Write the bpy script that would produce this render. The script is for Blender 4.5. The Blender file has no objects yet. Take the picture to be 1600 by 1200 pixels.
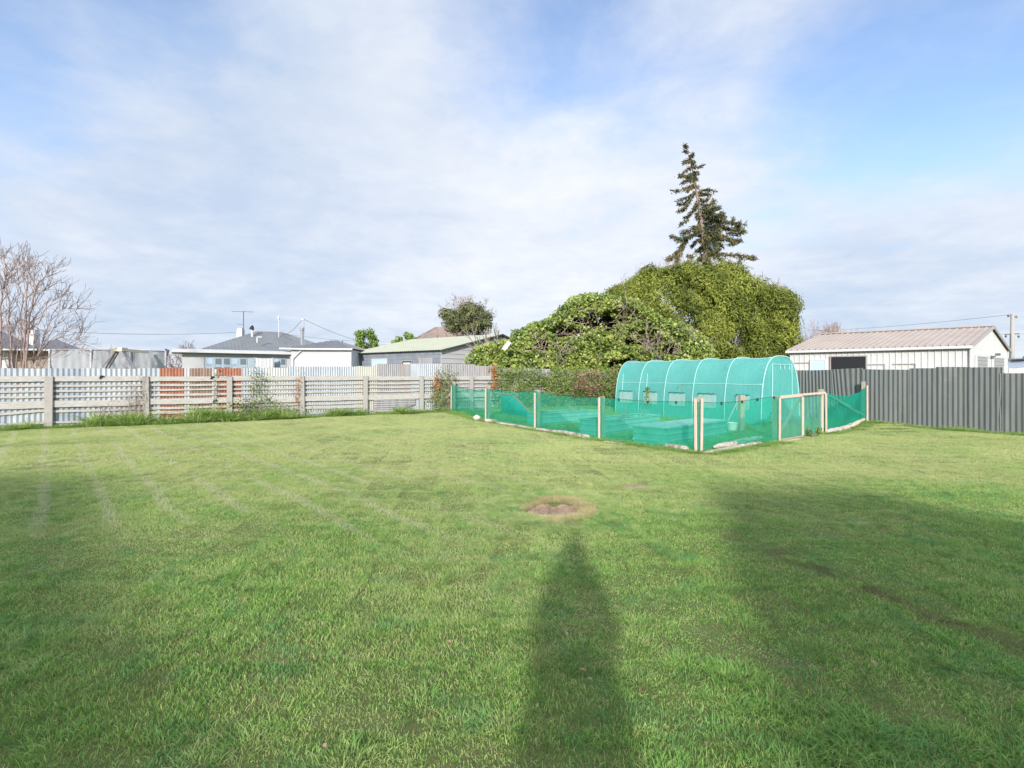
import bpy, math, random
import numpy as np
from mathutils import Vector, Matrix
random.seed(7); RNG = np.random.default_rng(11)
R = math.radians
F, CX, HZ, CH = 800.0, 800.0, 588.0, 1.5       # lens and horizon, in photograph pixels; eye height

# ------------------------------------------------------------------ camera, sky, sun, exposure
sc = bpy.context.scene
cd = bpy.data.cameras.new('camera'); cam = bpy.data.objects.new('camera', cd); sc.collection.objects.link(cam)
cam.location = (0, 0, CH); cam.rotation_euler = (R(90), 0, 0)
cd.sensor_width = 36; cd.lens = 36*F/1600; cd.shift_y = -(600-HZ)/1600
cd.clip_start = 0.05; cd.clip_end = 3000
sc.camera = cam
SUN_EL, SUN_AZ = 18.4, 7.0      # shadows run 7 degrees right of straight ahead
sd = bpy.data.lights.new('sun', 'SUN'); so = bpy.data.objects.new('sun', sd); sc.collection.objects.link(so)
sd.energy = 2.35; sd.angle = R(1.8); sd.color = (1.0, 0.955, 0.89)
trav = Vector((math.sin(R(SUN_AZ))*math.cos(R(SUN_EL)), math.cos(R(SUN_AZ))*math.cos(R(SUN_EL)), -math.sin(R(SUN_EL))))
so.rotation_euler = trav.to_track_quat('-Z', 'Y').to_euler(); so.location = (-2, -10, 20)
sc.view_settings.view_transform = 'Standard'; sc.view_settings.look = 'None'
sc.view_settings.exposure = 1.15; sc.view_settings.gamma = 1
sc.cycles.transparent_max_bounces = 24; sc.cycles.max_bounces = 6
sc.cycles.diffuse_bounces = 3

def build_world():
    w = bpy.data.worlds.new('World'); sc.world = w; w.use_nodes = True
    nt = w.node_tree; N = nt.nodes; L = nt.links; N.clear()
    out = N.new('ShaderNodeOutputWorld')
    sky = N.new('ShaderNodeTexSky'); sky.sky_type = 'NISHITA'; sky.sun_disc = False
    sky.sun_elevation = R(SUN_EL); sky.sun_rotation = R(180+SUN_AZ); sky.ozone_density = 2.0; sky.air_density = 1.0; sky.dust_density = 0.4
    bs = N.new('ShaderNodeBackground'); bs.inputs[1].default_value = 0.125
    tn = N.new('ShaderNodeMix'); tn.data_type = 'RGBA'; tn.blend_type = 'MULTIPLY'; tn.inputs[0].default_value = 1; tn.inputs[7].default_value = (1.0, .96, 1.0, 1)
    L.new(sky.outputs[0], tn.inputs[6]); L.new(tn.outputs[2], bs.inputs[0])
    tc = N.new('ShaderNodeTexCoord')
    def m(op, a, b=None, c=None):
        n = N.new('ShaderNodeMath'); n.operation = op
        for i, v in enumerate((a, b, c)):
            if v is None: continue
            if isinstance(v, (int, float)): n.inputs[i].default_value = v
            else: L.new(v, n.inputs[i])
        return n.outputs[0]
    def vm(op, a, b):
        n = N.new('ShaderNodeVectorMath'); n.operation = op
        L.new(a, n.inputs[0])
        if isinstance(b, tuple): n.inputs[1].default_value = b
        else: L.new(b, n.inputs[1])
        return n
    D = tc.outputs['Generated']
    sp = N.new('ShaderNodeSeparateXYZ'); L.new(D, sp.inputs[0])
    zz = m('ADD', m('ABSOLUTE', sp.outputs[2]), 0.16)
    cb = N.new('ShaderNodeCombineXYZ')
    L.new(m('DIVIDE', sp.outputs[0], zz), cb.inputs[0]); L.new(m('DIVIDE', sp.outputs[1], zz), cb.inputs[1])
    P = cb.outputs[0]
    def noise(vec, scale, det, rough=.55, dist=0.0, off=(0, 0, 0)):
        a = vm('ADD', vec, off)
        n = N.new('ShaderNodeTexNoise'); n.inputs['Scale'].default_value = scale
        n.inputs['Detail'].default_value = det; n.inputs['Roughness'].default_value = rough
        n.inputs['Distortion'].default_value = dist
        L.new(a.outputs[0], n.inputs['Vector']); return n.outputs[0]
    n1 = noise(P, 0.62, 8, .52, .15, (3.1, 1.7, 0))
    n2 = noise(P, 2.3, 7, .6, .2, (0, 5, 1))
    n3 = noise(P, 0.45, 3, .5, .2, (7, 2, 0))
    def spot(px, py, k, amp):
        v = Vector(((px-CX)/F, 1, (HZ-py)/F)).normalized()
        d = vm('DOT_PRODUCT', D, tuple(v)).outputs['Value']
        return m('MULTIPLY', m('EXPONENT', m('MULTIPLY', m('SUBTRACT', d, 1.0), k)), amp)
    n6 = noise(P, 6.5, 6, .6, .3, (2, 9, 4))
    cov = m('ADD', m('ADD', m('ADD', m('MULTIPLY', n1, 1.4), m('MULTIPLY', n2, .60)), m('MULTIPLY', n6, .22)), -0.36)
    for s in ((150, -60, 25, -.55), (820, -60, 40, -.25), (20, 230, 160, -.18), (880, 60, 35, -.42), (1250, 190, 45, -.32), (1500, 50, 25, -.34), (1560, 250, 90, -.15),
              (480, 170, 18, .22), (300, 420, 14, .25), (900, 330, 30, .22), (1000, 480, 30, .22), (1420, 420, 30, .42), (1130, 110, 200, .1), (400, 300, 6, .18)):
        cov = m('ADD', cov, spot(*s))
    mr = N.new('ShaderNodeMapRange'); mr.interpolation_type = 'SMOOTHSTEP'
    L.new(cov, mr.inputs[0]); mr.inputs[1].default_value = .22; mr.inputs[2].default_value = .95
    mr.inputs[3].default_value = 0.02; mr.inputs[4].default_value = .97
    # cloud brightness: pale grey-blue bellies, whiter crests, greyer low down
    br = m('ADD', m('ADD', m('MULTIPLY', n3, .35), m('MULTIPLY', n2, .55)), m('MULTIPLY', n6, .18))
    br = m('ADD', br, spot(850, 310, 30, .16)); br = m('ADD', br, spot(250, 480, 14, -.12)); br = m('ADD', br, spot(1350, 480, 30, -.09)); br = m('ADD', br, spot(300, 90, 30, -.04))
    cr = N.new('ShaderNodeValToRGB'); L.new(br, cr.inputs[0])
    e = cr.color_ramp.elements
    e[0].position = .34; e[0].color = (.265, .315, .395, 1)
    e[1].position = .78; e[1].color = (.445, .452, .465, 1)
    x = e.new(.55); x.color = (.355, .382, .43, 1)
    bc = N.new('ShaderNodeBackground'); L.new(cr.outputs[0], bc.inputs[0])
    # cloud brightened overhead and round the sun, added out of frame to lift shadows
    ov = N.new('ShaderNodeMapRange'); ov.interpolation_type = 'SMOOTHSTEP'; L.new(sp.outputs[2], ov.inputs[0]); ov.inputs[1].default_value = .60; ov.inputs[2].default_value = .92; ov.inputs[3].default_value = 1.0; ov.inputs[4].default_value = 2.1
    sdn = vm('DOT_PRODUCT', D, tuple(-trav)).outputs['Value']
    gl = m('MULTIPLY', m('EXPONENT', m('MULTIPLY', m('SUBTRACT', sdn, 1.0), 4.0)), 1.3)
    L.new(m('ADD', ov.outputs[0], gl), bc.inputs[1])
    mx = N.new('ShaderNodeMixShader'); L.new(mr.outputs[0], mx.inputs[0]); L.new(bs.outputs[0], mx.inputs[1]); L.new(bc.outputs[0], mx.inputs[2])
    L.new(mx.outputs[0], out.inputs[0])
build_world()

# ------------------------------------------------------------------ helpers
def gh(x, y):                                   # lie of the land
    h = 0.012*math.sin(x*.9+1)*math.cos(y*.7) + .008*math.sin(x*2.3)*math.sin(y*1.9+2)
    h += .12*math.exp(-((x-10.6)**2+(y-15.5)**2)/1.6)
    d = math.hypot(x-.47, (y-5.8)*.92)
    if d < .31: h -= .085*min(1, (.31-d)/.07)
    return h
def gpt(px, py, z=0.0):
    Y = (CH-z)*F/(py-HZ); return ((px-CX)/F*Y, Y)
def at(px, py, Y): return Vector(((px-CX)/F*Y, Y, CH+(HZ-py)/F*Y))
def lerp(a, b, t): return a+(b-a)*t
def interp(tab, x):
    xs = [t[0] for t in tab]; ys = [t[1] for t in tab]; return float(np.interp(x, xs, ys))

class MB:
    def __init__(s): s.v = []; s.f = []
    def quad(s, a, b, c, d):
        n = len(s.v); s.v += [tuple(a), tuple(b), tuple(c), tuple(d)]; s.f.append((n, n+1, n+2, n+3))
    def poly(s, pts):
        n = len(s.v); s.v += [tuple(p) for p in pts]; s.f.append(tuple(range(n, n+len(pts))))
    def box(s, c, size, ax=None, taper=0):      # ax = 3 unit axes
        ax = ax or (Vector((1, 0, 0)), Vector((0, 1, 0)), Vector((0, 0, 1)))
        c = Vector(c); n = len(s.v); hx, hy, hz = size[0]/2, size[1]/2, size[2]/2
        for k in (-1, 1):
            for j in (-1, 1):
                for i in (-1, 1): s.v.append(tuple(c+ax[0]*i*hx+ax[1]*j*hy+ax[2]*k*hz))
        for q in ((0, 2, 3, 1), (4, 5, 7, 6), (0, 1, 5, 4), (2, 6, 7, 3), (0, 4, 6, 2), (1, 3, 7, 5)): s.f.append(tuple(n+i for i in q))
    def beam(s, p, q, w, t, up=Vector((0, 0, 1))):   # w along up, t sideways
        p = Vector(p); q = Vector(q); d = (q-p); l = d.length; d.normalize()
        sd_ = d.cross(up)
        if sd_.length < 1e-4: sd_ = d.cross(Vector((1, 0, 0)))
        sd_.normalize(); u = sd_.cross(d)
        s.box((p+q)/2, (l, t, w), (d, sd_, u))
    def tube(s, pts, rad, n=6, cap=True):
        pts = [Vector(p) for p in pts]; m = len(pts)
        if not hasattr(rad, '__len__'): rad = [rad]*m
        base = len(s.v); ref = None
        for i, p in enumerate(pts):
            d = (pts[min(i+1, m-1)]-pts[max(i-1, 0)])
            if d.length < 1e-9: d = Vector((0, 0, 1))
            d.normalize()
            if ref is None: ref = d.orthogonal().normalized()
            ref = (ref-d*ref.dot(d)); ref = ref.normalized() if ref.length > 1e-6 else d.orthogonal().normalized()
            b = d.cross(ref)
            for k in range(n):
                a = 2*math.pi*k/n; s.v.append(tuple(p+(ref*math.cos(a)+b*math.sin(a))*rad[i]))
        for i in range(m-1):
            for k in range(n):
                a = base+i*n+k; b2 = base+i*n+(k+1) % n; s.f.append((a, b2, b2+n, a+n))
        if cap:
            s.f.append(tuple(base+k for k in range(n))[::-1]); s.f.append(tuple(base+(m-1)*n+k for k in range(n)))
    def build(s, name, mat, parent=None, loc=None, smooth=False, bevel=0):
        me = bpy.data.meshes.new(name)
        o3 = Vector(loc) if loc is not None else (Vector(parent['_o']) if parent is not None and '_o' in parent.keys() else Vector((0, 0, 0)))
        me.from_pydata([tuple(Vector(v)-o3) for v in s.v], [], s.f)
        me.materials.append(mat); me.validate()
        if smooth: me.polygons.foreach_set('use_smooth', [True]*len(me.polygons))
        o = bpy.data.objects.new(name, me); sc.collection.objects.link(o)
        if parent is not None: o.parent = parent
        if loc is not None and parent is None: o.location = o3
        o['_o'] = list(o3)
        if bevel:
            b = o.modifiers.new('edge', 'BEVEL'); b.width = bevel; b.segments = 2; b.limit_method = 'ANGLE'
        return o

def np_mesh(name, verts, faces, mat, parent=None, loc=(0, 0, 0), attr=None, smooth=False, link=True):
    """verts (N,3), faces (M,k) numpy; attr: dict name -> per-vertex floats"""
    o3 = np.array(parent['_o'] if parent is not None else loc, float)
    me = bpy.data.meshes.new(name); n = len(verts); m, k = faces.shape
    me.vertices.add(n); me.vertices.foreach_set('co', (verts-o3).astype(np.float32).ravel())
    me.loops.add(m*k); me.loops.foreach_set('vertex_index', faces.astype(np.int32).ravel())
    me.polygons.add(m); me.polygons.foreach_set('loop_start', np.arange(0, m*k, k, dtype=np.int32))
    me.polygons.foreach_set('loop_total', np.full(m, k, dtype=np.int32))
    me.update(calc_edges=True)
    if smooth: me.polygons.foreach_set('use_smooth', [True]*m)
    for a, val in (attr or {}).items():
        at_ = me.attributes.new(a, 'FLOAT', 'POINT'); at_.data.foreach_set('value', val.astype(np.float32))
    me.materials.append(mat)
    o = bpy.data.objects.new(name, me)
    if link: sc.collection.objects.link(o)
    if parent is not None: o.parent = parent
    else: o.location = tuple(o3)
    o['_o'] = list(map(float, o3))
    return o

def tag(o, label=None, cat=None, group=None, kind=None):
    for k, v in (('label', label), ('category', cat), ('group', group), ('kind', kind)):
        if v: o[k] = v
    return o
def thing(name, loc, label, cat, group=None):
    o = bpy.data.objects.new(name, None); sc.collection.objects.link(o); o.location = loc; o['_o'] = list(loc)
    o.empty_display_size = .2
    return tag(o, label, cat, group)

# ------------------------------------------------------------------ materials
def mat(name, col, rough=.7, spec=.3, metal=0, col2=None, nscale=3, ndet=5, streak=None, bump=0, bscale=40, obj=True, contrast=(.35, .65), col3=None, n3scale=.6, n3=(.55, .7)):
    m = bpy.data.materials.new(name); m.use_nodes = True; nt = m.node_tree; N = nt.nodes; L = nt.links
    b = N['Principled BSDF']; b.inputs['Roughness'].default_value = rough; b.inputs['Specular IOR Level'].default_value = spec; b.inputs['Metallic'].default_value = metal
    b.inputs['Base Color'].default_value = (*col, 1)
    tc = N.new('ShaderNodeTexCoord'); mp = N.new('ShaderNodeMapping'); L.new(tc.outputs['Object'], mp.inputs[0])
    if streak: mp.inputs['Scale'].default_value = streak
    last = None
    if col2:
        n = N.new('ShaderNodeTexNoise'); n.inputs['Scale'].default_value = nscale; n.inputs['Detail'].default_value = ndet; n.inputs['Roughness'].default_value = .65
        L.new(mp.outputs[0], n.inputs['Vector'])
        r = N.new('ShaderNodeMapRange'); L.new(n.outputs[0], r.inputs[0]); r.inputs[1].default_value = contrast[0]; r.inputs[2].default_value = contrast[1]
        x = N.new('ShaderNodeMix'); x.data_type = 'RGBA'; L.new(r.outputs[0], x.inputs[0]); x.inputs[6].default_value = (*col, 1); x.inputs[7].default_value = (*col2, 1)
        last = x.outputs[2]
        if col3:
            n = N.new('ShaderNodeTexNoise'); n.inputs['Scale'].default_value = n3scale; n.inputs['Detail'].default_value = 6; n.inputs['Roughness'].default_value = .7
            L.new(tc.outputs['Object'], n.inputs['Vector'])
            r = N.new('ShaderNodeMapRange'); L.new(n.outputs[0], r.inputs[0]); r.inputs[1].default_value = n3[0]; r.inputs[2].default_value = n3[1]
            y = N.new('ShaderNodeMix'); y.data_type = 'RGBA'; L.new(r.outputs[0], y.inputs[0]); L.new(last, y.inputs[6]); y.inputs[7].default_value = (*col3, 1)
            last = y.outputs[2]
        L.new(last, b.inputs['Base Color'])
    if bump:
        n = N.new('ShaderNodeTexNoise'); n.inputs['Scale'].default_value = bscale; n.inputs['Detail'].default_value = 4
        L.new(mp.outputs[0], n.inputs['Vector'])
        bp = N.new('ShaderNodeBump'); bp.inputs['Strength'].default_value = bump; bp.inputs['Distance'].default_value = .01
        L.new(n.outputs[0], bp.inputs['Height']); L.new(bp.outputs[0], b.inputs['Normal'])
    return m

def leaf_mat(name, cols, rough=.55, spec=.35, nscale=1.2, trans=.25, mix=.55):
    """cols: dark, mid, light by per-leaf random plus clump noise"""
    m = bpy.data.materials.new(name); m.use_nodes = True; nt = m.node_tree; N = nt.nodes; L = nt.links
    b = N['Principled BSDF']; b.inputs['Roughness'].default_value = rough; b.inputs['Specular IOR Level'].default_value = spec
    a = N.new('ShaderNodeAttribute'); a.attribute_name = 'rnd'
    g = N.new('ShaderNodeNewGeometry')
    n = N.new('ShaderNodeTexNoise'); n.inputs['Scale'].default_value = nscale; n.inputs['Detail'].default_value = 3; L.new(g.outputs['Position'], n.inputs['Vector'])
    r = N.new('ShaderNodeMapRange'); L.new(n.outputs[0], r.inputs[0]); r.inputs[1].default_value = .3; r.inputs[2].default_value = .7
    x = N.new('ShaderNodeMix'); x.data_type = 'FLOAT'; x.inputs[0].default_value = mix; L.new(r.outputs[0], x.inputs[2]); L.new(a.outputs['Fac'], x.inputs[3])
    cr = N.new('ShaderNodeValToRGB'); L.new(x.outputs[0], cr.inputs[0]); e = cr.color_ramp.elements
    k = len(cols)
    e[0].position = .12; e[0].color = (*cols[0], 1); e[1].position = .9; e[1].color = (*cols[-1], 1)
    for i in range(1, k-1):
        q = e.new(.12+.78*i/(k-1)); q.color = (*cols[i], 1)
    L.new(cr.outputs[0], b.inputs['Base Color'])
    if trans:
        t = N.new('ShaderNodeBsdfTranslucent'); L.new(cr.outputs[0], t.inputs[0])
        mx = N.new('ShaderNodeMixShader'); mx.inputs[0].default_value = trans
        L.new(b.outputs[0], mx.inputs[1]); L.new(t.outputs[0], mx.inputs[2]); L.new(mx.outputs[0], N['Material Output'].inputs[0])
    return m

def film(name, col, clear, tint=(1, 1, 1), trans=.4, vary=.1, nscale=3, grid=0, rough=.5, spec=.3, wr=0):
    m = bpy.data.materials.new(name); m.use_nodes = True; nt = m.node_tree; N = nt.nodes; L = nt.links; N.clear()
    out = N.new('ShaderNodeOutputMaterial')
    d = N.new('ShaderNodeBsdfPrincipled'); d.inputs['Base Color'].default_value = (*col, 1); d.inputs['Roughness'].default_value = rough; d.inputs['Specular IOR Level'].default_value = spec
    t = N.new('ShaderNodeBsdfTranslucent'); t.inputs[0].default_value = (*col, 1)
    tr = N.new('ShaderNodeBsdfTransparent'); tr.inputs[0].default_value = (*tint, 1)
    a = N.new('ShaderNodeMixShader'); a.inputs[0].default_value = trans; L.new(d.outputs[0], a.inputs[1]); L.new(t.outputs[0], a.inputs[2])
    tc = N.new('ShaderNodeTexCoord'); n = N.new('ShaderNodeTexNoise'); n.inputs['Scale'].default_value = nscale; n.inputs['Detail'].default_value = 5
    L.new(tc.outputs['Object'], n.inputs['Vector'])
    if wr:
        mp = N.new('ShaderNodeMapping'); mp.inputs['Scale'].default_value = (5, 5, 1.6); L.new(tc.outputs['Object'], mp.inputs[0])
        n_ = N.new('ShaderNodeTexNoise'); n_.inputs['Scale'].default_value = 2.2; n_.inputs['Detail'].default_value = 5; n_.inputs['Distortion'].default_value = 1.2; L.new(mp.outputs[0], n_.inputs['Vector'])
        bp = N.new('ShaderNodeBump'); bp.inputs['Strength'].default_value = wr; bp.inputs['Distance'].default_value = .06; L.new(n_.outputs[0], bp.inputs['Height']); L.new(bp.outputs[0], d.inputs['Normal']); L.new(bp.outputs[0], t.inputs['Normal'])
    r = N.new('ShaderNodeMapRange'); L.new(n.outputs[0], r.inputs[0]); r.inputs[1].default_value = .3; r.inputs[2].default_value = .7
    r.inputs[3].default_value = clear-vary; r.inputs[4].default_value = clear+vary
    fac = r.outputs[0]
    b = N.new('ShaderNodeMixShader'); L.new(fac, b.inputs[0]); L.new(a.outputs[0], b.inputs[1]); L.new(tr.outputs[0], b.inputs[2]); L.new(b.outputs[0], out.inputs[0])
    return m

M = {}
M['oldwood'] = mat('weathered_wood', (.31, .29, .265), .85, .2, col2=(.42, .395, .365), nscale=9, streak=(1, 1, 6), bump=.5, col3=(.22, .15, .12), n3scale=1.1, n3=(.56, .75))
M['rail'] = mat('weathered_rail', (.34, .32, .295), .85, .2, col2=(.52, .495, .46), nscale=5, streak=(1.2, 1.2, 14), bump=.5, col3=(.30, .17, .13), n3scale=.8, n3=(.58, .74))
M['stake'] = mat('pale_pine', (.66, .52, .43), .75, .25, col2=(.56, .43, .33), nscale=8, streak=(3, 3, .6), bump=.3)
M['postwood'] = mat('grey_post_wood', (.42, .36, .28), .85, .2, col2=(.32, .27, .20), nscale=9, streak=(3, 3, .6), bump=.4)
M['log'] = mat('silvered_log', (.42, .33, .28), .9, .15, col2=(.60, .53, .49), nscale=14, bump=.9, bscale=30, col3=(.16, .11, .08), n3scale=3, n3=(.5, .65))
M['galv'] = mat('galvanised_iron', (.31, .345, .38), .5, .4, .15, col2=(.43, .45, .47), nscale=2.5, streak=(2, 2, .35), col3=(.34, .24, .19), n3scale=1.3, n3=(.60, .74))
M['galvblue'] = mat('bluish_iron', (.24, .275, .33), .45, .4, .15, col2=(.34, .37, .41), nscale=2, streak=(2, 2, .35), col3=(.23, .24, .27), n3scale=1.1, n3=(.6, .75))
M['galvpale'] = mat('pale_iron', (.40, .41, .41), .5, .4, .05, col2=(.50, .50, .48), nscale=3, streak=(2, 2, .35), col3=(.40, .30, .22), n3scale=1.5, n3=(.58, .72))
M['galvold'] = mat('aged_iron', (.25, .245, .25), .6, .3, .1, col2=(.36, .345, .345), nscale=3, streak=(3, 3, .35), col3=(.34, .23, .20), n3scale=1.0, n3=(.5, .68))
M['cream_iron'] = mat('cream_iron', (.42, .41, .35), .6, .3, .0, col2=(.48, .465, .40), nscale=3, streak=(2, 2, .35))
M['rust'] = mat('rusted_iron', (.29, .115, .075), .85, .15, col2=(.37, .18, .125), nscale=3, streak=(3, 3, .6), col3=(.27, .09, .055), n3scale=2, n3=(.5, .7))
M['brown'] = mat('brown_iron', (.21, .13, .10), .8, .2, col2=(.30, .22, .17), nscale=4, streak=(3, 3, .4), col3=(.36, .33, .30), n3scale=2, n3=(.55, .7))
M['steel'] = mat('grey_steel', (.095, .105, .104), .5, .4, .1, col2=(.125, .136, .133), nscale=2.5, streak=(3, 3, .4), col3=(.11, .115, .11), n3scale=.8)
M['steelb'] = mat('grey_steel_weathered', (.105, .115, .11), .55, .35, .1, col2=(.14, .148, .142), nscale=2, streak=(3, 3, .4), col3=(.18, .175, .165), n3scale=1.2, n3=(.58, .75))
M['black'] = mat('black_plastic', (.02, .02, .022), .5)
M['darkgrey'] = mat('dark_metal', (.10, .10, .11), .5)
M['white'] = mat('white_paint', (.54, .54, .54), .6, .3, col2=(.49, .49, .49), nscale=.8, ndet=6)
M['whitewall'] = mat('whitewashed_wall', (.50, .505, .51), .8, .2, col2=(.43, .435, .44), nscale=.7, ndet=7)
M['garagewall'] = mat('garage_cladding', (.54, .54, .53), .5, .35, col2=(.49, .49, .48), nscale=1.2)
M['cream'] = mat('cream_trim', (.62, .56, .44), .6)
M['slate'] = mat('grey_iron_roof', (.15, .16, .165), .6, .3, col2=(.19, .20, .205), nscale=1.2)
M['brownroof'] = mat('pink_brown_roof', (.345, .285, .245), .6, .3, col2=(.39, .33, .285), nscale=1.2, streak=(1, 1, 1))
M['greenroof'] = mat('pale_green_roof', (.36, .385, .29), .65, .3, col2=(.42, .43, .335), nscale=1.5, col3=(.36, .36, .27), n3scale=1)
M['tile'] = mat('brown_tile', (.24, .17, .145), .85, .15, col2=(.32, .25, .22), nscale=6)
M['darktile'] = mat('dark_slate_tile', (.10, .10, .125), .8, .2, col2=(.16, .155, .175), nscale=8)
M['block'] = mat('grey_block_wall', (.17, .195, .235), .9, .15, col2=(.24, .26, .285), nscale=3, ndet=7)
M['brick'] = mat('brown_brick_wall', (.24, .20, .17), .9, .15, col2=(.32, .28, .24), nscale=6)
M['redtrim'] = mat('red_fascia', (.40, .05, .055), .5)
M['glass'] = mat('dark_glass', (.14, .17, .20), .12, .6)
M['paleglass'] = mat('painted_sky_glass', (.42, .55, .68), .2, .6)  # reflected sky put into the glass colour as pale blue
M['bluetrim'] = mat('blue_grey_joinery', (.36, .44, .49), .5)
M['dark'] = mat('dark_opening', (.015, .016, .018), .4)
M['rollerdoor'] = mat('grey_roller_door', (.30, .31, .30), .5, .3)
M['screen'] = mat('grey_windbreak_cloth', (.27, .285, .30), .85, .1, col2=(.35, .36, .375), nscale=1.2, ndet=7, streak=(1, 1, .5))
M['bark'] = mat('grey_bark', (.20, .155, .13), .9, .1, col2=(.33, .27, .24), nscale=12, streak=(3, 3, 1))
M['twig'] = mat('pinkish_twig', (.28, .20, .17), .8, .2, col2=(.36, .27, .23), nscale=5)
M['palebark'] = mat('pale_dead_wood', (.42, .33, .27), .9, .1, col2=(.30, .22, .18), nscale=9)
M['concrete'] = mat('pale_concrete', (.42, .41, .39), .9, .1, col2=(.35, .34, .32), nscale=6)
M['bed'] = mat('green_steel_bed', (.20, .42, .38), .5, .4, col2=(.25, .46, .42), nscale=2)
M['soil'] = mat('garden_soil', (.07, .05, .035), .95, .1, col2=(.11, .08, .05), nscale=12, bump=1)
M['cover'] = mat('pale_bed_cover', (.50, .54, .58), .5, .4, col2=(.44, .49, .54), nscale=2)
M['bucket'] = mat('white_plastic', (.78, .76, .74), .4, .4)
M['stone'] = mat('white_stone', (.62, .58, .52), .9, .1, col2=(.42, .38, .32), nscale=10, bump=.6)
M['hose'] = mat('pink_hose', (.52, .16, .14), .5)
M['tarp'] = mat('dark_green_tarp', (.02, .20, .17), .5, .3, col2=(.03, .26, .22), nscale=3)
M['net'] = film('green_netting', (.012, .42, .28), .54, (.70, 1, .92), .3, .09, 3.5, wr=.5)
M['netdense'] = film('dense_green_netting', (.008, .36, .24), .30, (.6, .95, .85), .3, .10, 2.5, wr=.6)
M['netpale'] = film('pale_green_netting', (.12, .50, .38), .45, (.8, 1, .93), .35, .06, 2.5)
M['film'] = film('teal_tunnel_film', (.20, .64, .59), .24, (.6, 1, .95), .42, .08, 1.5, rough=.32, spec=.6, wr=.35)
M['hoop'] = film('white_hoop', (.50, .78, .75), .15, (1, 1, 1), .2, .02, 3)
M['mesh'] = film('pale_window_mesh', (.50, .68, .64), .30, (1, 1, 1), .3, .08, 6)
M['ivy'] = leaf_mat('ivy_leaves', [(.05, .09, .02), (.17, .24, .045), (.32, .39, .085), (.48, .50, .15)], .38, .5, 1.4, .25)
M['vine'] = leaf_mat('dull_vine_leaves', [(.05, .09, .02), (.13, .20, .045), (.24, .30, .08), (.32, .34, .12)], .7, .2, 2.0, .2)
M['orangevine'] = leaf_mat('orange_vine_leaves', [(.30, .10, .04), (.48, .20, .07), (.55, .34, .10)], .7, .2, 2, .2)
M['dead'] = leaf_mat('dead_leaves', [(.16, .09, .05), (.30, .19, .12), (.42, .30, .20)], .8, .1, 2, .1)
M['cypress'] = leaf_mat('cypress_sprays', [(.045, .065, .012), (.12, .15, .022), (.23, .265, .042), (.36, .385, .075)], .6, .25, .8, .25, .45)
M['spruce'] = leaf_mat('spruce_needles', [(.022, .038, .02), (.06, .085, .035), (.15, .14, .055), (.28, .20, .09)], .6, .3, .7, .1)
M['hollow_shade'] = leaf_mat('ivy_hollow_shade', [(.02, .016, .012), (.05, .04, .025), (.09, .07, .045)], .9, .05, 2, 0)  # dead inner leaves; shade of the ivy hollows put into their colour
M['cone'] = leaf_mat('spruce_cones', [(.14, .065, .04), (.24, .13, .07), (.33, .22, .11)], .7, .2, 1, .0)
M['olive'] = leaf_mat('olive_leaves', [(.06, .07, .03), (.13, .15, .06), (.22, .24, .10)], .7, .2, .8, .15)
M['mauve'] = leaf_mat('mauve_twigs', [(.16, .12, .12), (.26, .20, .20), (.34, .27, .26)], .8, .1, .8, .0)
M['bright'] = leaf_mat('bright_leaves', [(.05, .10, .02), (.16, .25, .045), (.30, .38, .08)], .5, .3, .9, .2)

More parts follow.
